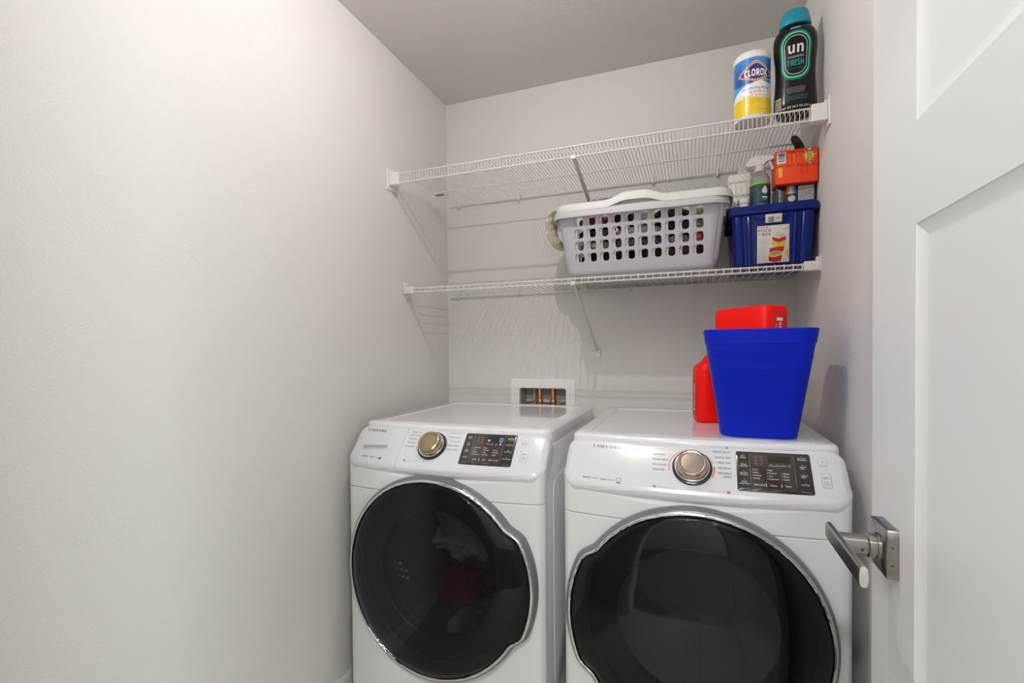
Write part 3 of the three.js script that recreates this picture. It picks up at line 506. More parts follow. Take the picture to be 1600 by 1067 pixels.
// ---------------------------------------------------------------- laundry baskets (one nested in the other)
const BK = { x: 0.960, z: 0.222, hb: 0.262, ht: 0.287, db: 0.146, dt: 0.19, r: 0.032, y0: 0.03, h: 0.235, th: 0.003 };
function basketBody(drop) {
  const { hb, ht, db, dt, r, y0, h, th } = BK, list = [];
  const wallPanel = (b, t, holes) => { const s = shapeOf([[-(b - r), 0], [b - r, 0], [t - r, h - y0], [-(t - r), h - y0]], holes.map((q) => q.slice().reverse())); return new THREE.ExtrudeGeometry(s, { depth: th, bevelEnabled: false, curveSegments: 4 }); };
  const holes = (cols, p) => { const out = []; for (let c = 0; c < cols; c++) for (let k = 0; k < 4; k++) { const cx = (c - (cols - 1) / 2) * p, cy = 0.168 - drop - k * 0.0425; out.push(rr(0.0335, 0.0315, 0.0095, 4, 1).map(([x, y]) => [x + cx, y + cy])); } return out; };
  const tilt = (d0, d1) => Math.atan2(d1 - d0, h - y0);
  for (const [turn, b, t, d0, d1, cols] of [[0, hb, ht, db, dt, 10], [Math.PI, hb, ht, db, dt, 10], [Math.PI / 2, db, dt, hb, ht, 4], [-Math.PI / 2, db, dt, hb, ht, 4]]) {
    const hs = holes(cols, cols === 10 ? 0.0457 : 0.05);
    const g = wallPanel(b, t, cols === 10 ? hs : hs.filter((_, i) => i % 4 > 1)); at(g, [0, 0, -th]); at(g, [0, y0, d0], [tilt(d0, d1), 0, 0], [1, 1 / Math.cos(tilt(d0, d1)), 1]); at(g, [0, 0, 0], [0, turn, 0]); list.push(g);
  }
  for (const [sx, sz, q] of [[1, 1, 0], [-1, 1, 1], [-1, -1, 2], [1, -1, 3]]) {   // rounded corners
    const arc = (x, z, rad, y) => Array.from({ length: 9 }, (_, i) => { const f = i / 8 * Math.PI / 2; return [sx * (x + rad * Math.cos(f)), y, sz * (z + rad * Math.sin(f))]; });
    const o0 = arc(hb - r, db - r, r, y0), o1 = arc(ht - r, dt - r, r, h), i1 = arc(ht - r, dt - r, r - th, h), i0 = arc(hb - r, db - r, r - th, y0);
    const pos = [], idx = []; for (const row of [o0, o1, i1, i0]) for (const p of row) pos.push(...p);
    for (let k = 0; k < 4; k++) for (let i = 0; i < 8; i++) { const A = k * 9 + i, B = ((k + 1) % 4) * 9 + i; idx.push(A, B, B + 1, A, B + 1, A + 1); }
    const g = new THREE.BufferGeometry(); g.setAttribute('position', new THREE.Float32BufferAttribute(pos, 3)); g.setIndex(idx); g.computeVertexNormals(); list.push(toCreasedNormals(g, 0.8));
  }
  const o = (w, d, rad, y) => rr(2 * w, 2 * d, rad, 8, 2).map(([x, z]) => [x, y, -z]);
  const bottom = []; for (let i = 0; i <= 6; i++) { const f = i / 6 * Math.PI / 2, k = y0 * (1 - Math.cos(f)); bottom.push(o(hb - 0.026 * (1 - Math.sin(f)), db - 0.026 * (1 - Math.sin(f)), r, y0 - y0 * Math.cos(f))); }
  list.push(loft(bottom, { b: false }), at(loft(bottom, { b: false }), [0, th, 0], [0, 0, 0], [0.985, 1, 0.98]));
  return merge(list);
}
function basketRim(arch) {
  const { ht, dt, r, h } = BK, N = rr(2 * ht, 2 * dt, r + 0.01, 8, 24);
  const wave = (x, z) => { const k = Math.abs(z) > dt * 0.8 ? Math.abs(x + 0.01) : 1, s = 1 - Math.min(1, Math.max(0, (k - 0.03) / 0.075)); return arch * s * s * (3 - 2 * s); };
  const prof = [[0.0, -0.004], [0.016, -0.024], [0.019, -0.025], [0.018, -0.008], [0.014, 0.002], [0.006, 0.006], [-0.002, 0.005], [-0.004, 0.0]];
  const rings = prof.map(([d, y], j) => N.map(([x, z]) => [x, z]).map((p, i, a) => { const q = inset(a, -d)[i]; return [q[0], h + y + (j === 1 || j === 2 ? 0.9 : 1) * wave(q[0], q[1]), -q[1]]; }));
  return loft(rings.concat([rings[0]]), { a: false, b: false, crease: 0.7 });
}
function basket(label, pos, plastic, arch, drop) {
  const t = thing('laundry_basket', label, 'laundry basket', pos, 0);
  part(t, 'body', basketBody(drop), plastic); part(t, 'rim', basketRim(arch), plastic);
  for (const s of [-1, 1]) { const g = merge([at(rbox(0.012, 0.03, 0.09, 0.004), [s * (BK.ht + 0.008), BK.h - 0.022, 0.0]), at(rbox(0.02, 0.05, 0.006, 0.002), [s * (BK.ht - 0.004), BK.h - 0.032, BK.dt - 0.045]), at(rbox(0.02, 0.05, 0.006, 0.002), [s * (BK.ht - 0.004), BK.h - 0.032, -BK.dt + 0.045])]); part(t, 'handle', g, plastic); }
  return t;
}
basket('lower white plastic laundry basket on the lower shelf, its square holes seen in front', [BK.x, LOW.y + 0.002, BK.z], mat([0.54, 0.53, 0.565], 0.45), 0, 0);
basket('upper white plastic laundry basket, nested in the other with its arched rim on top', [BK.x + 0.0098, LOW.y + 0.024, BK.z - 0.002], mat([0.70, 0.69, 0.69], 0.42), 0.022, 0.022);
{
  const X = (c) => 0.7555 + c * 0.0457, Y = (k) => LOW.y + 0.207 - k * 0.0425;
  const items = [
    ['maroon patterned garment behind the top left holes of the laundry basket', 0, 2, 0, [0.16, 0.012, 0.03]],
    ['black garment behind the fourth hole of the top row of the laundry basket', 3, 3, 0, [0.012, 0.012, 0.014]],
    ['olive and black garment behind the fifth hole of the basket\'s top row', 4, 4, 0, [0.18, 0.15, 0.06]],
    ['pale lavender garment behind the sixth hole of the top row of the laundry basket', 5, 5, 0, [0.62, 0.64, 0.78]],
    ['dark khaki garment behind the seventh to ninth holes of the basket\'s top row', 6, 8, 0, [0.09, 0.085, 0.055]],
    ['beige garment behind the last hole of the top row of the laundry basket', 9, 9, 0, [0.62, 0.53, 0.42]],
    ['dark green garment behind the left holes of the second row of the laundry basket', 0, 1, 1, [0.015, 0.04, 0.025]],
    ['brown garment behind the third hole of the second row of the laundry basket', 2, 2, 1, [0.12, 0.085, 0.075]],
    ['white garment behind the middle holes of the second row of the laundry basket', 3, 6, 1, [0.72, 0.71, 0.70]],
    ['dark olive garment behind the eighth hole of the second row of the laundry basket', 7, 7, 1, [0.04, 0.045, 0.035]],
    ['teal garment behind the ninth hole of the second row of the laundry basket', 8, 8, 1, [0.03, 0.12, 0.16]],
    ['black and white garment behind the last hole of the basket\'s second row', 9, 9, 1, [0.5, 0.48, 0.5]],
    ['cream garment behind the left holes of the third row of the laundry basket', 0, 2, 2, [0.45, 0.41, 0.33]],
    ['grey-brown garment behind the middle holes of the third row of the laundry basket', 3, 5, 2, [0.16, 0.14, 0.12]],
    ['navy and white printed garment behind the seventh hole of the basket\'s third row', 6, 6, 2, [0.16, 0.15, 0.28]],
    ['lilac grey garment behind the eighth and ninth holes of the basket\'s third row', 7, 8, 2, [0.46, 0.43, 0.46]],
    ['coral pink garment behind the last hole of the third row of the laundry basket', 9, 9, 2, [0.75, 0.22, 0.2]],
    ['black garment behind the left half of the basket\'s bottom row of holes', 0, 4, 3, [0.01, 0.01, 0.012]],
    ['dark brown garment behind the middle of the basket\'s bottom row of holes', 5, 6, 3, [0.035, 0.028, 0.024]],
    ['chestnut brown garment behind the right end of the basket\'s bottom row of holes', 7, 9, 3, [0.1, 0.06, 0.045]],
  ];
  const speckle = (a, b, seed) => { const t = canvasMap(128, 128, (x) => { const r = rng(seed); x.fillStyle = a; x.fillRect(0, 0, 128, 128); for (let i = 0; i < 90; i++) { x.fillStyle = b; x.beginPath(); x.ellipse(r() * 128, r() * 128, 2 + r() * 5, 1 + r() * 3, r() * 3, 0, 7); x.fill(); } }); t.wrapS = t.wrapT = THREE.RepeatWrapping; t.repeat.set(4, 2); return t; };
  const prints = { 0: ['#5a1222', '#b06a78', 1], 2: ['#16160f', '#8d8048', 2], 14: ['#3c3a66', '#d8d6e6', 3], 11: ['#c9c5c9', '#151515', 4], 4: ['#24231a', '#77755a', 6], 10: ['#173f4e', '#0e2228', 7] };
  items.forEach(([label, a, b, k, c], i) => {
    const w = (b - a) * 0.0457 + 0.0445, d = 0.20, m = prints[i] ? cloth([1, 1, 1], { map: speckle(...prints[i]) }) : cloth(c);
    solo('folded_garment', label, 'garment', crumple(w, 0.0415, d, i * 7.3, 0.004, 40, 28), m, [(X(a) + X(b)) / 2, Y(k) + (k ? 0 : 0.005), [0.283, 0.276, 0.268, 0.258][k] - 0.018 + 0.004 * Math.sin(i * 2.1)], 0, 'clothes inside the laundry basket');
  });
  // cream towel drooping over the left end
  const path = new THREE.CatmullRomCurve3([V(0.70, 1.742, 0.23), V(0.65, 1.77, 0.235), V(0.622, 1.762, 0.24), V(0.608, 1.725, 0.245), V(0.615, 1.68, 0.245), V(0.638, 1.645, 0.245), V(0.662, 1.628, 0.245)]), rings = [];
  const fr = path.computeFrenetFrames(30); for (let j = 0; j <= 30; j++) { const p = path.getPointAt(j / 30), Nn = V(0, 0, 1), B = fr.tangents[j].clone().cross(Nn).normalize(); const s = Math.min(1, Math.sin(Math.min(1, (j + 1) / 5) * 1.57), Math.sin(Math.min(1, (31 - j) / 6) * 1.57));
    rings.push(Array.from({ length: 32 }, (_, i) => { const f = i / 32 * 2 * Math.PI, k = 1 + 0.25 * noise(Math.cos(f) * 1.6, Math.sin(f) * 1.6, j * 0.22); return p.clone().addScaledVector(B, -0.017 * k * s * Math.cos(f)).addScaledVector(Nn, 0.06 * k * s * Math.sin(f)).toArray(); })); }
  solo('towel', 'cream towel drooping out over the left end of the laundry baskets', 'towel', loft(rings, { crease: 1.0 }), cloth([0.68, 0.62, 0.50]));
  // what peeks out above the rim
  solo('folded_garment', 'white garment with red specks peeking over the rim of the upper laundry basket', 'garment', crumple(0.12, 0.03, 0.1, 31, 0.006, 40, 28), cloth([1, 1, 1], { map: speckle('#d8d4d0', '#7a2a32', 9) }), [0.835, 1.786, 0.29], 0, 'clothes inside the laundry basket');
}
// dark strap hanging between basket and bin
{
  const t = thing('hanging_strap', 'black strap with a brass ring and cord hanging between laundry basket and blue crate', 'strap', [1.266, 1.675, 0.25]);
  part(t, 'strap', at(loft([[0.008, 0.075], [0.010, 0.02], [0.011, -0.03], [0.0095, -0.045], [0.006, -0.048]].map(([w, y], j) => rr(2 * w, 0.02, 0.004, 4, 1).map(([x, z]) => [x + (y + 0.048) * 0.06, y, -z]))), [0, 0, 0]).rotateZ(-0.06), cloth([0.012, 0.011, 0.014]));
  part(t, 'ring', at(new THREE.TorusGeometry(0.011, 0.0045, 10, 24), [0.011, -0.022, 0.004], [0, 0.5, 0], [0.7, 1.3, 1]), mat([0.22, 0.09, 0.03], 0.4, { metalness: 0.6 }), 'brown brass ring');
  part(t, 'cord', merge([tube([[0.008, -0.036, 0.004], [0.0055, -0.06, 0.004], [0.008, -0.08, 0.004], [0.008, -0.11, 0.004]], 0.0016), tube([[0.014, -0.036, 0.004], [0.016, -0.06, 0.004], [0.010, -0.078, 0.004]], 0.0016)]), mat([0.12, 0.10, 0.06], 0.7));
}

// ---------------------------------------------------------------- blue crate on the lower shelf
{
  const cx = 1.3925, cz = 0.247, t = thing('storage_crate', 'blue plastic stacking crate with a paper label on the lower shelf', 'crate', [cx, LOW.y + 0.002, cz]);
  const blue = mat([0.0025, 0.014, 0.17], 0.24, { specularIntensity: 0.5 });
  const o = (w, d, y, r = 0.018) => rr(2 * w, 2 * d, r, 6, 2).map(([x, z]) => [x, y, -z]);
  part(t, 'body', loft([o(0.106, 0.122, 0.0), o(0.112, 0.128, 0.004), o(0.122, 0.138, 0.172)], { crease: 0.6 }), blue);
  part(t, 'rim', loft([o(0.119, 0.134, 0.166), o(0.131, 0.147, 0.17), o(0.132, 0.148, 0.174), o(0.130, 0.146, 0.193), o(0.128, 0.144, 0.196), o(0.122, 0.138, 0.1965)], { crease: 0.5 }), blue);
  // ribs on the front, sloping with the wall
  const zf = (y) => 0.128 + (y - 0.004) / 0.168 * 0.01;
  for (const [x, w] of [[-0.095, 0.026], [-0.067, 0.018], [0.060, 0.014], [0.089, 0.03]]) {
    const k = (y) => 1 + 0.085 * (y - 0.004) / 0.168;
    const g = loft([0.004, 0.16, 0.168].map((y, j) => Array.from({ length: 16 }, (_, i) => { const f = i / 16 * 2 * Math.PI; return [x * k(y) + w / 2 * Math.cos(f), y, zf(y) - 0.002 + (j === 2 ? 0.004 : 0.0095) * Math.sin(f)]; }).reverse()), { crease: 0.8 });
    part(t, 'rib', g, blue);
  }
  // pocket of the grip
  part(t, 'grip', at(slab(rr(0.1, 0.016, 0.006, 4, 2), 0, 0.008, 0.003), [-0.005, 0.158, zf(0.158) - 0.002], [0.06, 0, 0]), blue);
  const paper = canvasMap(384, 512, (x) => {
    x.fillStyle = '#d6d4cf'; x.fillRect(0, 0, 384, 512); const r = rng(21);
    for (let i = 0; i < 60; i++) { x.fillStyle = `rgba(120,118,120,${0.15 + r() * 0.2})`; x.fillRect(16 + r() * 4, 175 + i * 5.4, 60 + r() * 75, 2.4); }
    x.fillStyle = '#b8342c'; x.fillRect(14, 16, 112, 16); x.fillStyle = '#e8d8d0'; x.fillRect(22, 21, 90, 5);
    text(x, 'STACK', 12, 66, `bold 46px serif`, '#1c1c1e'); text(x, 'n', 20, 112, `bold 40px serif`, '#b01c1c'); text(x, 'BOX', 58, 116, `bold 48px serif`, '#1c1c1e');
    x.save(); x.translate(340, 60); x.rotate(-0.45); text(x, 'Safe-Lok', 0, 0, `italic bold 19px ${SANS}`, '#c8322a', 'center'); x.restore();
    // stack of red and yellow boxes
    const box = (c, p) => { x.fillStyle = c; x.beginPath(); p.forEach(([a, b], i) => (i ? x.lineTo(a, b) : x.moveTo(a, b))); x.closePath(); x.fill(); };
    x.fillStyle = '#bdbcb4'; for (let i = 0; i < 40; i++) { x.fillStyle = `rgb(${150 + r() * 90},${150 + r() * 85},${140 + r() * 80})`; x.beginPath(); x.ellipse(215 + r() * 110, 105 + r() * 60, 8 + r() * 9, 6 + r() * 6, r() * 3, 0, 7); x.fill(); }
    box('#c01a1c', [[180, 162], [262, 186], [348, 160], [340, 215], [262, 240], [190, 214]]); box('#e0c81c', [[175, 222], [262, 244], [350, 224], [340, 280], [255, 300], [182, 270]]); x.fillStyle = '#8c7a10'; x.fillRect(262, 246, 6, 50);
    box('#c21a1c', [[148, 320], [220, 300], [330, 296], [314, 372], [240, 352], [155, 372]]); box('#dcc41c', [[134, 396], [200, 350], [310, 366], [300, 412], [205, 434], [138, 432]]); x.fillStyle = '#9a9c98'; x.beginPath(); x.ellipse(226, 384, 66, 22, -0.12, 0, 7); x.fill();
    box('#c41c1c', [[136, 428], [205, 440], [300, 414], [288, 496], [206, 506], [144, 490]]); box('#d8c020', [[342, 360], [372, 342], [376, 440], [358, 452], [338, 402]]);
  });
  const slope = Math.atan2(0.01, 0.168), quad = (w, h, m, name, y, z, x = -0.001) => part(t, name, at(slab(rr(w, h, 0.001, 2, 2), 0, 0.0006, 0.0002, { uv: (p) => [p[0] / w + 0.5, p[1] / h + 0.5] }), [x, y, z], [slope, 0, 0]), new THREE.MeshPhysicalMaterial({ map: m, roughness: 0.7 }));
  quad(0.093, 0.12, paper, 'label', 0.068, zf(0.068) + 0.0012, 0.0005);
  quad(0.048, 0.027, canvasMap(256, 144, (x) => { x.fillStyle = '#d4cfcc'; x.fillRect(0, 0, 256, 144); const r = rng(5); let p = 40; x.fillStyle = '#2a2a2e'; while (p < 135) { const w = 2 + r() * 5; x.fillRect(p, 44, w, 92); p += w + 2 + r() * 4; } text(x, '16.5', 186, 72, `bold 36px ${SANS}`, '#333', 'center'); text(x, 'LIST PRICE', 130, 22, `18px ${SANS}`, '#666', 'center'); }), 'price_sticker', 0.149, zf(0.149) + 0.0075, 0.001);
  const Y = LOW.y + 0.002 + 0.197;
  // orange carton and black carton
  const face = (t2, w, h, z, m, y) => part(t2, 'printed_face', at(slab(rr(w, h, 0.001, 2, 2), 0, 0.0005, 0.0002, { uv: (p) => [p[0] / w + 0.5, p[1] / h + 0.5] }), [0, y, z]), new THREE.MeshPhysicalMaterial({ map: m, roughness: 0.42 }));
  const bw = 0.114, bh = 0.064, b = thing('carton', 'black carton with a rainbow patch and white text panel under the orange carton', 'box', [1.463, Y, 0.278], 0.0);
  part(b, 'carton_body', at(rbox(bw, bh, 0.09, 0.0015), [0, bh / 2, 0.02]), mat([0.012, 0.012, 0.015], 0.4));
  face(b, bw - 0.002, bh - 0.002, 0.065, canvasMap(512, 288, (x) => {
    x.fillStyle = '#1d1d22'; x.fillRect(0, 0, 512, 288); ['#c83a1c', '#e07a1c', '#e8b840', '#d8d0b8', '#8cc0d8', '#3a90d0', '#1c6cb8'].forEach((c, i) => { x.fillStyle = c; x.fillRect(135 + i * 18, 0, 19, 120); });
    x.save(); x.translate(48, 160); x.rotate(-Math.PI / 2); text(x, 'COLOR CATCHER', 0, 0, `bold 30px ${SANS}`, '#e6e4e2', 'center'); text(x, 'dye-trapping sheets', 0, 30, `22px ${SANS}`, '#cac8c6', 'center'); x.restore();
    x.fillStyle = '#d6d2ce'; x.beginPath(); x.ellipse(206, 190, 50, 48, 0, 0, 7); x.fill(); x.fillStyle = '#b05a38'; x.fillRect(180, 150, 40, 14); text(x, '72', 226, 196, `bold 30px ${SANS}`, '#444', 'center');
    x.fillStyle = '#c9c4c6'; x.fillRect(292, 12, 205, 220); x.fillStyle = '#55525a'; for (let i = 0; i < 24; i++) x.fillRect(304 + i * 8, 24 + (i % 3) * 12, 2.5, 150 + (i * 37 % 45));
  }), bh / 2);
  const ow = 0.121, oh = 0.108, oc = thing('carton', 'bright orange dryer-sheet carton with a sunburst, lying on the black carton', 'box', [1.461, Y + bh + 0.0005, 0.302], 0.02);
  part(oc, 'carton_body', at(rbox(ow, oh, 0.075, 0.0015), [0, oh / 2, 0.0275]), mat([0.80, 0.075, 0.006], 0.45));
  face(oc, ow - 0.002, oh - 0.002, 0.065, canvasMap(512, 448, (x) => {
    x.fillStyle = '#ff4a0a'; x.fillRect(0, 0, 512, 448);
    x.save(); x.translate(408, 100); for (let i = 0; i < 18; i++) { x.rotate(Math.PI / 9); x.fillStyle = i % 2 ? '#ffb41e' : '#ff8a14'; x.beginPath(); x.moveTo(-17, 0); x.lineTo(0, -112 + (i % 3) * 16); x.lineTo(17, 0); x.fill(); } x.fillStyle = '#ffcf3a'; x.beginPath(); x.arc(0, 0, 52, 0, 7); x.fill(); x.restore();
    x.save(); x.translate(415, 110); x.rotate(Math.PI / 2 - 0.04); x.lineWidth = 12; x.strokeStyle = '#5a2a08'; x.font = `bold 62px ${SANS}`; x.textAlign = 'center'; x.textBaseline = 'middle'; x.strokeText('Bounce', 0, 0); x.fillStyle = '#f6f2ec'; x.fillText('Bounce', 0, 0); x.restore();
    x.fillStyle = '#f0e4de'; x.fillRect(14, 20, 112, 150); [['#4c5078', 26], ['#7a80a6', 20], ['#9aa0c0', 30], ['#e4dce0', 8], ['#6e76a0', 16]].reduce((y, [c, h]) => { x.fillStyle = c; x.fillRect(28, y, 84, h); return y + h + 2; }, 38);
    x.fillStyle = '#f8b812'; x.fillRect(34, 186, 46, 170); x.fillStyle = '#40301a'; x.beginPath(); x.arc(57, 206, 13, 0, 7); x.fill();
    x.fillStyle = '#ffe0d0'; x.fillRect(272, 44, 4, 132); x.fillStyle = '#ff8a3a'; x.fillRect(214, 60, 16, 110); x.fillStyle = '#e02a04'; for (let i = 0; i < 12; i++) x.fillRect(296 + i * 7 + (i > 6 ? 22 : 0), 206 + (i % 4) * 6, 4, 140 - (i * 29 % 46)); x.fillRect(262, 200, 4, 120);
  }), oh / 2);
  // spray bottle with a navy label
  const clear = mat([0.72, 0.74, 0.70], 0.12, { transmission: 0.75, thickness: 0.01, ior: 1.35 });
  const sb = thing('spray_bottle', 'clear trigger spray bottle with a navy label and green edge beside the orange carton', 'spray bottle', [1.3605, Y, 0.325], -0.1);
  part(sb, 'bottle', revolve([[0.024, 0], [0.029, 0.003], [0.0315, 0.011], [0.0315, 0.085], [0.030, 0.1], [0.0245, 0.115], [0.016, 0.124], [0.0125, 0.128], [0.0125, 0.133]], 48), clear);
  part(sb, 'label', revolve([[0.0318, 0.013], [0.0322, 0.0135], [0.0322, 0.083], [0.0318, 0.0835]], 64, { a: false, b: false }), new THREE.MeshPhysicalMaterial({ roughness: 0.4, map: canvasMap(1024, 384, (x) => {
    x.fillStyle = '#1f3a4c'; x.fillRect(0, 0, 1024, 384); x.fillStyle = '#6fbf2a'; x.fillRect(0, 0, 1024, 34); const r = rng(4);
    for (let i = 0; i < 50; i++) { x.fillStyle = `rgba(${80 + r() * 60},${150 + r() * 50},80,0.55)`; x.beginPath(); x.ellipse(470 + r() * 40 + 26 * Math.sin(i), 60 + i * 6.2, 10, 5, r() * 3, 0, 7); x.fill(); }
    x.fillStyle = '#e8e4ea'; x.beginPath(); x.moveTo(592, 52); x.bezierCurveTo(600, 92, 640, 120, 640, 160); x.arc(592, 162, 48, 0, Math.PI); x.bezierCurveTo(544, 120, 584, 92, 592, 52); x.fill();
    text(x, 'clean day', 592, 140, `bold 17px ${SANS}`, '#6a6a78', 'center'); text(x, 'free & clear', 592, 170, `bold 15px ${SANS}`, '#6a4a8a', 'center'); x.fillStyle = '#5aa828'; x.beginPath(); x.arc(592, 212, 20, 0, 7); x.fill(); x.fillStyle = '#e4e6e4'; x.beginPath(); x.roundRect(545, 262, 96, 26, 12); x.fill(); x.fillStyle = '#8aa0b0'; x.fillRect(558, 302, 70, 6); x.fillRect(552, 320, 84, 5);
    text(x, 'all purpose', 380, 100, `22px ${SANS}`, '#7890a0', 'center'); text(x, 'cleaner', 380, 130, `22px ${SANS}`, '#7890a0', 'center');
  }) }));
  part(sb, 'collar', revolve([[0.0155, 0.126], [0.0165, 0.128], [0.0165, 0.146], [0.0125, 0.149], [0.0125, 0.152]], 32), whitePlastic);
  { const s = new THREE.Shape(); s.moveTo(-0.040, 0.151); s.bezierCurveTo(-0.036, 0.166, -0.022, 0.177, -0.008, 0.178); s.lineTo(0.040, 0.172); s.lineTo(0.042, 0.163); s.lineTo(0.018, 0.158); s.lineTo(0.012, 0.149); s.lineTo(-0.016, 0.149); s.lineTo(-0.032, 0.148); s.closePath();
    const head = new THREE.ExtrudeGeometry(s, { depth: 0.014, bevelEnabled: true, bevelSize: 0.003, bevelThickness: 0.004, bevelSegments: 3, curveSegments: 8 }); part(sb, 'spray_head', at(head, [0, 0, -0.007]), whitePlastic);
    const q = new THREE.Shape(); q.moveTo(0.026, 0.16); q.bezierCurveTo(0.027, 0.148, 0.033, 0.138, 0.037, 0.127); q.lineTo(0.042, 0.13); q.bezierCurveTo(0.038, 0.142, 0.033, 0.15, 0.032, 0.16); q.closePath();
    part(sb, 'trigger', at(new THREE.ExtrudeGeometry(q, { depth: 0.01, bevelEnabled: true, bevelSize: 0.001, bevelThickness: 0.001, bevelSegments: 2 }), [0, 0, -0.005]), whitePlastic); }
  // translucent white jug with a spray nozzle, and a small white pot before it
  const milky = mat([0.84, 0.83, 0.76], 0.5);
  const j = thing('spray_jug', 'milky white flat spray jug behind the clear spray bottle', 'jug', [1.304, Y, 0.255], 0);
  const oj = (w, d, y, r = 0.01) => rr(2 * w, 2 * d, r, 5, 2).map(([x, z]) => [x, y, -z]);
  part(j, 'body', loft([oj(0.034, 0.03, 0), oj(0.037, 0.033, 0.004), oj(0.039, 0.034, 0.132), oj(0.038, 0.033, 0.139), oj(0.03, 0.025, 0.141)], { crease: 0.6 }), milky);
  { const s = new THREE.Shape(); s.moveTo(-0.006, 0.1405); s.lineTo(-0.002, 0.166); s.bezierCurveTo(0, 0.176, 0.003, 0.182, 0.006, 0.18); s.bezierCurveTo(0.012, 0.168, 0.02, 0.156, 0.031, 0.150); s.lineTo(0.031, 0.1405); s.closePath(); part(j, 'nozzle', at(new THREE.ExtrudeGeometry(s, { depth: 0.02, bevelEnabled: true, bevelSize: 0.002, bevelThickness: 0.003, bevelSegments: 3 }), [0, 0, -0.01]), mat([0.66, 0.64, 0.58], 0.5)); }
  const pot = thing('pot', 'small white screw-top pot in front of the milky white jug', 'pot', [1.309, Y, 0.345]);
  part(pot, 'jar', revolve([[0.014, 0], [0.0165, 0.001], [0.0165, 0.016], [0.015, 0.0175]], 36), whitePlastic); part(pot, 'lid', revolve([[0.0182, 0.0178], [0.0188, 0.019], [0.0188, 0.031], [0.0172, 0.0325], [0.004, 0.0328]], 36), whitePlastic);
  // dark grey handle behind the orange carton
  const hp = new THREE.CatmullRomCurve3([V(1.496, Y + 0.012, 0.208), V(1.502, 1.82, 0.208), V(1.502, 1.876, 0.228), V(1.482, 1.898, 0.292), V(1.452, 1.907, 0.365)]), hr = [];
  for (let i = 0; i <= 24; i++) { const u = i / 24, p = hp.getPointAt(u), d = hp.getTangentAt(u), side = V(1, 0.2, 0).cross(d).cross(d).normalize(), n = d.clone().cross(side).normalize(), k = i === 0 ? 0.8 : i === 24 ? 0.35 : i === 23 ? 0.8 : 1; hr.push(Array.from({ length: 24 }, (_, j) => { const f = j / 24 * 2 * Math.PI; return p.clone().addScaledVector(side, (0.020 - 0.008 * u) * k * Math.cos(f)).addScaledVector(n, 0.0075 * k * Math.sin(f)).toArray(); })); }
  solo('brush_handle', 'dark grey rounded handle sticking up behind the orange carton', 'handle', loft(hr, { crease: 0.9 }), mat([0.085, 0.088, 0.08], 0.6));
}

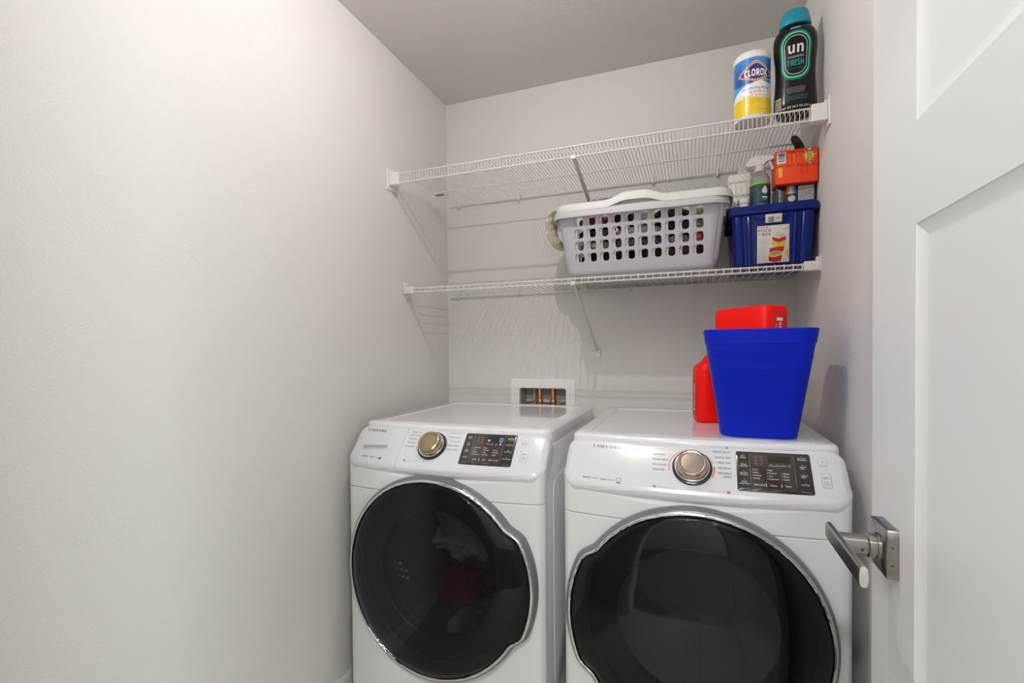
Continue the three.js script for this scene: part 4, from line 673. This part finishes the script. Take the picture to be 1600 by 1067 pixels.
// ---------------------------------------------------------------- upper shelf: wipes and scent beads
{
  const Y = UP.y + 0.0014;
  const t = thing('wipes_canister', 'white canister of cleaning wipes with a blue and yellow label on the upper shelf', 'canister', [1.327, Y, 0.425], -0.06);
  part(t, 'base', revolve([[0.048, 0], [0.052, 0.002], [0.0535, 0.007], [0.0535, 0.011], [0.0525, 0.012]], 64), whitePlastic);
  part(t, 'label', revolve([[0.0525, 0.0115], [0.0538, 0.012], [0.0538, 0.185], [0.053, 0.1855]], 96, { a: false, b: false }), new THREE.MeshPhysicalMaterial({ roughness: 0.18, clearcoat: 0.8, clearcoatRoughness: 0.05, map: canvasMap(2048, 960, (x, w, h) => {
    x.fillStyle = '#eceff0'; x.fillRect(0, 0, w, h); for (const m of [1024]) {
      const g = x.createLinearGradient(0, 0, 0, 420); g.addColorStop(0, '#2e8fd8'); g.addColorStop(0.5, '#1767bd'); g.addColorStop(1, '#0d4fa6'); x.fillStyle = g; x.beginPath(); x.moveTo(0, 0); x.lineTo(w, 0); x.lineTo(w, 360); x.bezierCurveTo(1400, 330, 1250, 360, 1024, 430); x.bezierCurveTo(800, 470, 700, 420, 560, 400); x.lineTo(0, 380); x.fill();
      x.fillStyle = '#35a5dc'; x.beginPath(); x.moveTo(0, 385); x.lineTo(560, 400); x.bezierCurveTo(700, 420, 820, 465, 960, 445); x.bezierCurveTo(800, 480, 640, 560, 480, 720); x.lineTo(0, 740); x.fill(); x.beginPath(); x.moveTo(1180, 400); x.bezierCurveTo(1260, 370, 1400, 350, w, 365); x.lineTo(w, 520); x.bezierCurveTo(1500, 420, 1300, 440, 1180, 400); x.fill();
      x.fillStyle = '#f4cf0e'; x.beginPath(); x.moveTo(0, 760); x.bezierCurveTo(500, 700, 800, 640, 1024, 672); x.bezierCurveTo(1300, 705, 1600, 660, w, 680); x.lineTo(w, h); x.lineTo(0, h); x.fill();
      // diamond badge
      const dia = (c, a, b2) => { x.fillStyle = c; x.beginPath(); x.moveTo(m + 60 - a, 250); x.lineTo(m + 20, 250 - b2); x.quadraticCurveTo(m + 60, 240 - b2, m + 100, 250 - b2); x.lineTo(m + 60 + a, 245); x.quadraticCurveTo(m + 66 + a, 285, m + 40 + a, 300); x.lineTo(m + 60, 250 + b2 * 0.95); x.lineTo(m + 66 - a, 290); x.closePath(); x.fill(); };
      dia('#e9b23c', 330, 185); dia('#c8202c', 318, 165); dia('#f2f0ee', 300, 150); dia('#1b2a7a', 285, 140);
      x.font = `bold 150px ${SANS}`; x.textAlign = 'center'; x.textBaseline = 'middle'; x.save(); x.translate(m + 60, 262); x.scale(0.72, 1.08); x.lineWidth = 12; x.strokeStyle = '#8c1a2a'; x.strokeText('CLOROX', 0, 0); x.fillStyle = '#fff'; x.fillText('CLOROX', 0, 0); x.restore();
      text(x, 'Disinfecting Wipes', m + 60, 520, `bold 56px ${SANS}`, '#5a6670', 'center'); text(x, 'kills 99.9% of', m + 60, 585, `bold 52px ${SANS}`, '#e2604a', 'center'); text(x, 'Viruses* & Bacteria', m + 60, 645, `bold 50px ${SANS}`, '#e87a50', 'center');
      x.fillStyle = '#d8b416'; x.fillRect(m - 180, 682, 480, 8); text(x, 'Cold & Flu Virus', m + 60, 722, `34px ${SANS}`, '#8a8a80', 'center'); text(x, 'Bleach Free - Fresh Scent', m + 60, 762, `34px ${SANS}`, '#8a8a80', 'center'); text(x, '75 Wet Wipes', m + 200, 880, `bold 34px ${SANS}`, '#c09a10', 'center');
    } }) }));
  part(t, 'lid', revolve([[0.0528, 0.1858], [0.0545, 0.187], [0.0545, 0.200], [0.052, 0.207], [0.046, 0.2125], [0.038, 0.215], [0.01, 0.2155]], 64), whitePlastic);
  const b = thing('scent_bead_bottle', 'black waisted bottle with a teal cap and glowing green ring on the upper shelf', 'bottle', [1.447, Y, 0.43], -0.05);
  const prof = [[0.046, 0], [0.053, 0.003], [0.0585, 0.012], [0.0592, 0.04], [0.0568, 0.085], [0.0548, 0.125], [0.0562, 0.165], [0.0597, 0.2], [0.0605, 0.222], [0.059, 0.242], [0.0535, 0.257], [0.0455, 0.267], [0.0395, 0.273]];
  part(b, 'bottle', revolve(prof, 72, { sx: 1, sz: 0.66 }), new THREE.MeshPhysicalMaterial({ roughness: 0.2, specularIntensity: 0.6, map: canvasMap(1536, 1024, (x, w, h) => {
    x.fillStyle = '#171413'; x.fillRect(0, 0, w, h); const m = 760, yy = (v) => h * (1 - v / 0.273), c = [m, yy(0.174)];
    const ringP = (lw, col, rx, ry) => { x.lineWidth = lw; x.strokeStyle = col; x.beginPath(); x.roundRect(c[0] - rx, c[1] - ry, 2 * rx, 2 * ry, rx * 0.9); x.stroke(); };
    for (let i = 0; i < 8; i++) ringP(70 - i * 8, `rgba(46,${150 + i * 8},${124 + i * 5},0.2)`, 164, 252); ringP(14, '#6fd8b4', 160, 246); ringP(24, '#11241e', 142, 228); ringP(11, '#9fb8ae', 129, 214);
    x.save(); x.translate(m, c[1] - 80); x.scale(1.05, 1.15); text(x, 'un', 0, 0, `bold 150px ${SANS}`, '#dedad8', 'center'); x.restore(); text(x, 'stopables', m, c[1] + 16, `italic 44px ${SANS}`, '#bdb8b4', 'center');
    x.save(); x.translate(m, c[1] + 86); x.scale(0.8, 1.1); text(x, 'FRESH', 0, 0, `bold 84px ${SANS}`, '#2c9fb2', 'center'); x.restore(); text(x, 'in-wash scent booster', m, c[1] + 148, `21px ${SANS}`, '#3f8f9c', 'center');
    text(x, 'DOWNY', m, yy(0.257), `bold 34px ${SANS}`, '#d0ccc8', 'center');
    for (let i = 0; i < 5; i++) { x.fillStyle = 'rgba(190,186,180,0.7)'; x.fillRect(m - 110 + i * 5, yy(0.077) + i * 15, 230 - i * 12, 5); } for (let i = 0; i < 4; i++) { x.fillStyle = 'rgba(52,110,120,0.9)'; x.fillRect(m - 100 + i * 5, yy(0.053) + i * 16, 240 - i * 8, 6); }
    text(x, 'NET WT 26.5 OZ (751 g)', m + 10, yy(0.018), `bold 34px ${SANS}`, '#cfcac6', 'center');
    x.fillStyle = '#cfcbb8'; x.fillRect(m - 290, yy(0.055), 110, 150); x.fillStyle = '#3a3830'; for (let i = 0; i < 12; i++) x.fillRect(m - 284, yy(0.055) + 8 + i * 12, 98, 5 + (i % 3) * 2);
  }) }));
  part(b, 'cap', revolve([[0.0385, 0.2735], [0.0435, 0.274], [0.0445, 0.278], [0.0415, 0.293], [0.0382, 0.306], [0.0368, 0.314], [0.0345, 0.3195], [0.029, 0.3212], [0.004, 0.3214]], 64, { sx: 1, sz: 0.8 }), mat([0.006, 0.27, 0.38], 0.35));
}

// ---------------------------------------------------------------- on the dryer: blue bin and red jugs
{
  const Y = 0.978, bx = 1.318, bz = 0.628;
  const t = thing('wastebasket', 'tall tapered translucent blue plastic bin standing on the dryer', 'bin', [bx, Y, bz]);
  const o = (y, e = 0, r = 0.045) => { const k = y / 0.297; return rr(2 * (0.096 + 0.044 * k - e), 2 * (0.076 + 0.036 * k - e), r - e, 10, 3).map(([x, z]) => [x, y, -z]); };
  const bluePl = mat([0.001, 0.022, 0.66], 0.5, { transmission: 0.3, thickness: 0, specularIntensity: 0.35 });
  const st = [[0, 0.004], [0.004, 0]]; for (const y of [0.065, 0.105, 0.148, 0.19, 0.226]) st.push([y - 0.002, 0], [y, -0.0006], [y + 0.0005, 0.0006]); st.push([0.257, 0.0006], [0.2575, -0.0012], [0.294, -0.0012], [0.297, 0.0006], [0.2965, 0.003], [0.292, 0.0035], [0.006, 0.0038]);
  part(t, 'bin_body', loft(st.map(([y, e]) => o(y, e)), { crease: 0.5 }), bluePl);
  const red = mat([0.93, 0.004, 0.001], 0.42, { specularIntensity: 0.45 }), oj = (w, d, y, r, x = 0) => rr(2 * w, 2 * d, r, 6, 2).map(([a, z]) => [a + x, y, -z]);
  const jug = (name, label, pos, turn, upside) => {
    const j = thing(name, label, 'jug', pos, turn), f = (g) => (upside ? at(g, [0, 0.262, 0], [Math.PI, Math.PI, 0]) : g);
    part(j, 'body', f(loft([oj(0.09, 0.04, 0, 0.025), oj(0.098, 0.047, 0.004, 0.027), oj(0.1, 0.05, 0.014, 0.028), oj(0.1, 0.05, 0.17, 0.028), oj(0.098, 0.048, 0.186, 0.028), oj(0.08, 0.045, 0.2, 0.026, 0.004), oj(0.05, 0.032, 0.224, 0.022, -0.01), oj(0.026, 0.024, 0.234, 0.02, -0.02)], { crease: 0.7 })), red);
    const cap = f(at(revolve([[0.0265, 0.232], [0.0275, 0.234], [0.0275, 0.258], [0.025, 0.262], [0.004, 0.262]], 36), [-0.020, 0, 0]));
    part(j, 'cap', cap, mat([0.6, 0.58, 0.57], 0.45));
    const print = canvasMap(160, 384, (x) => { x.fillStyle = '#c8140c'; x.fillRect(0, 0, 160, 384); x.save(); x.translate(70, 200); x.rotate(-Math.PI / 2); text(x, 'OXI POWER', 0, 0, `bold 44px ${SANS}`, '#f0dcd8', 'center'); text(x, 'laundry detergent', 0, 44, `26px ${SANS}`, '#e8c4be', 'center'); x.restore(); x.fillStyle = '#e8d0cc'; x.fillRect(40, 330, 70, 24); x.fillRect(40, 24, 40, 8); });
    part(j, 'side_label', f(at(slab(rr(0.05, 0.13, 0.004, 4, 2), 0, 0.0008, 0.0003, { uv: (p) => [p[0] / 0.05 + 0.5, p[1] / 0.13 + 0.5] }), [-0.1, 0.09, 0], [0, -Math.PI / 2, 0])), new THREE.MeshPhysicalMaterial({ map: print, roughness: 0.5 }));
    return j;
  };
  jug('detergent_jug', 'red detergent jug standing on the dryer, half hidden behind the blue bin', [1.250, Y, 0.388], 0.22, false);
  const j2 = jug('detergent_jug', 'red detergent jug standing upside down in the blue bin, its flat base on top', [1.304, Y + 0.101, 0.592], 0, true);
  j2.rotation.y = -0.86;
}

renderer.render(scene, camera);
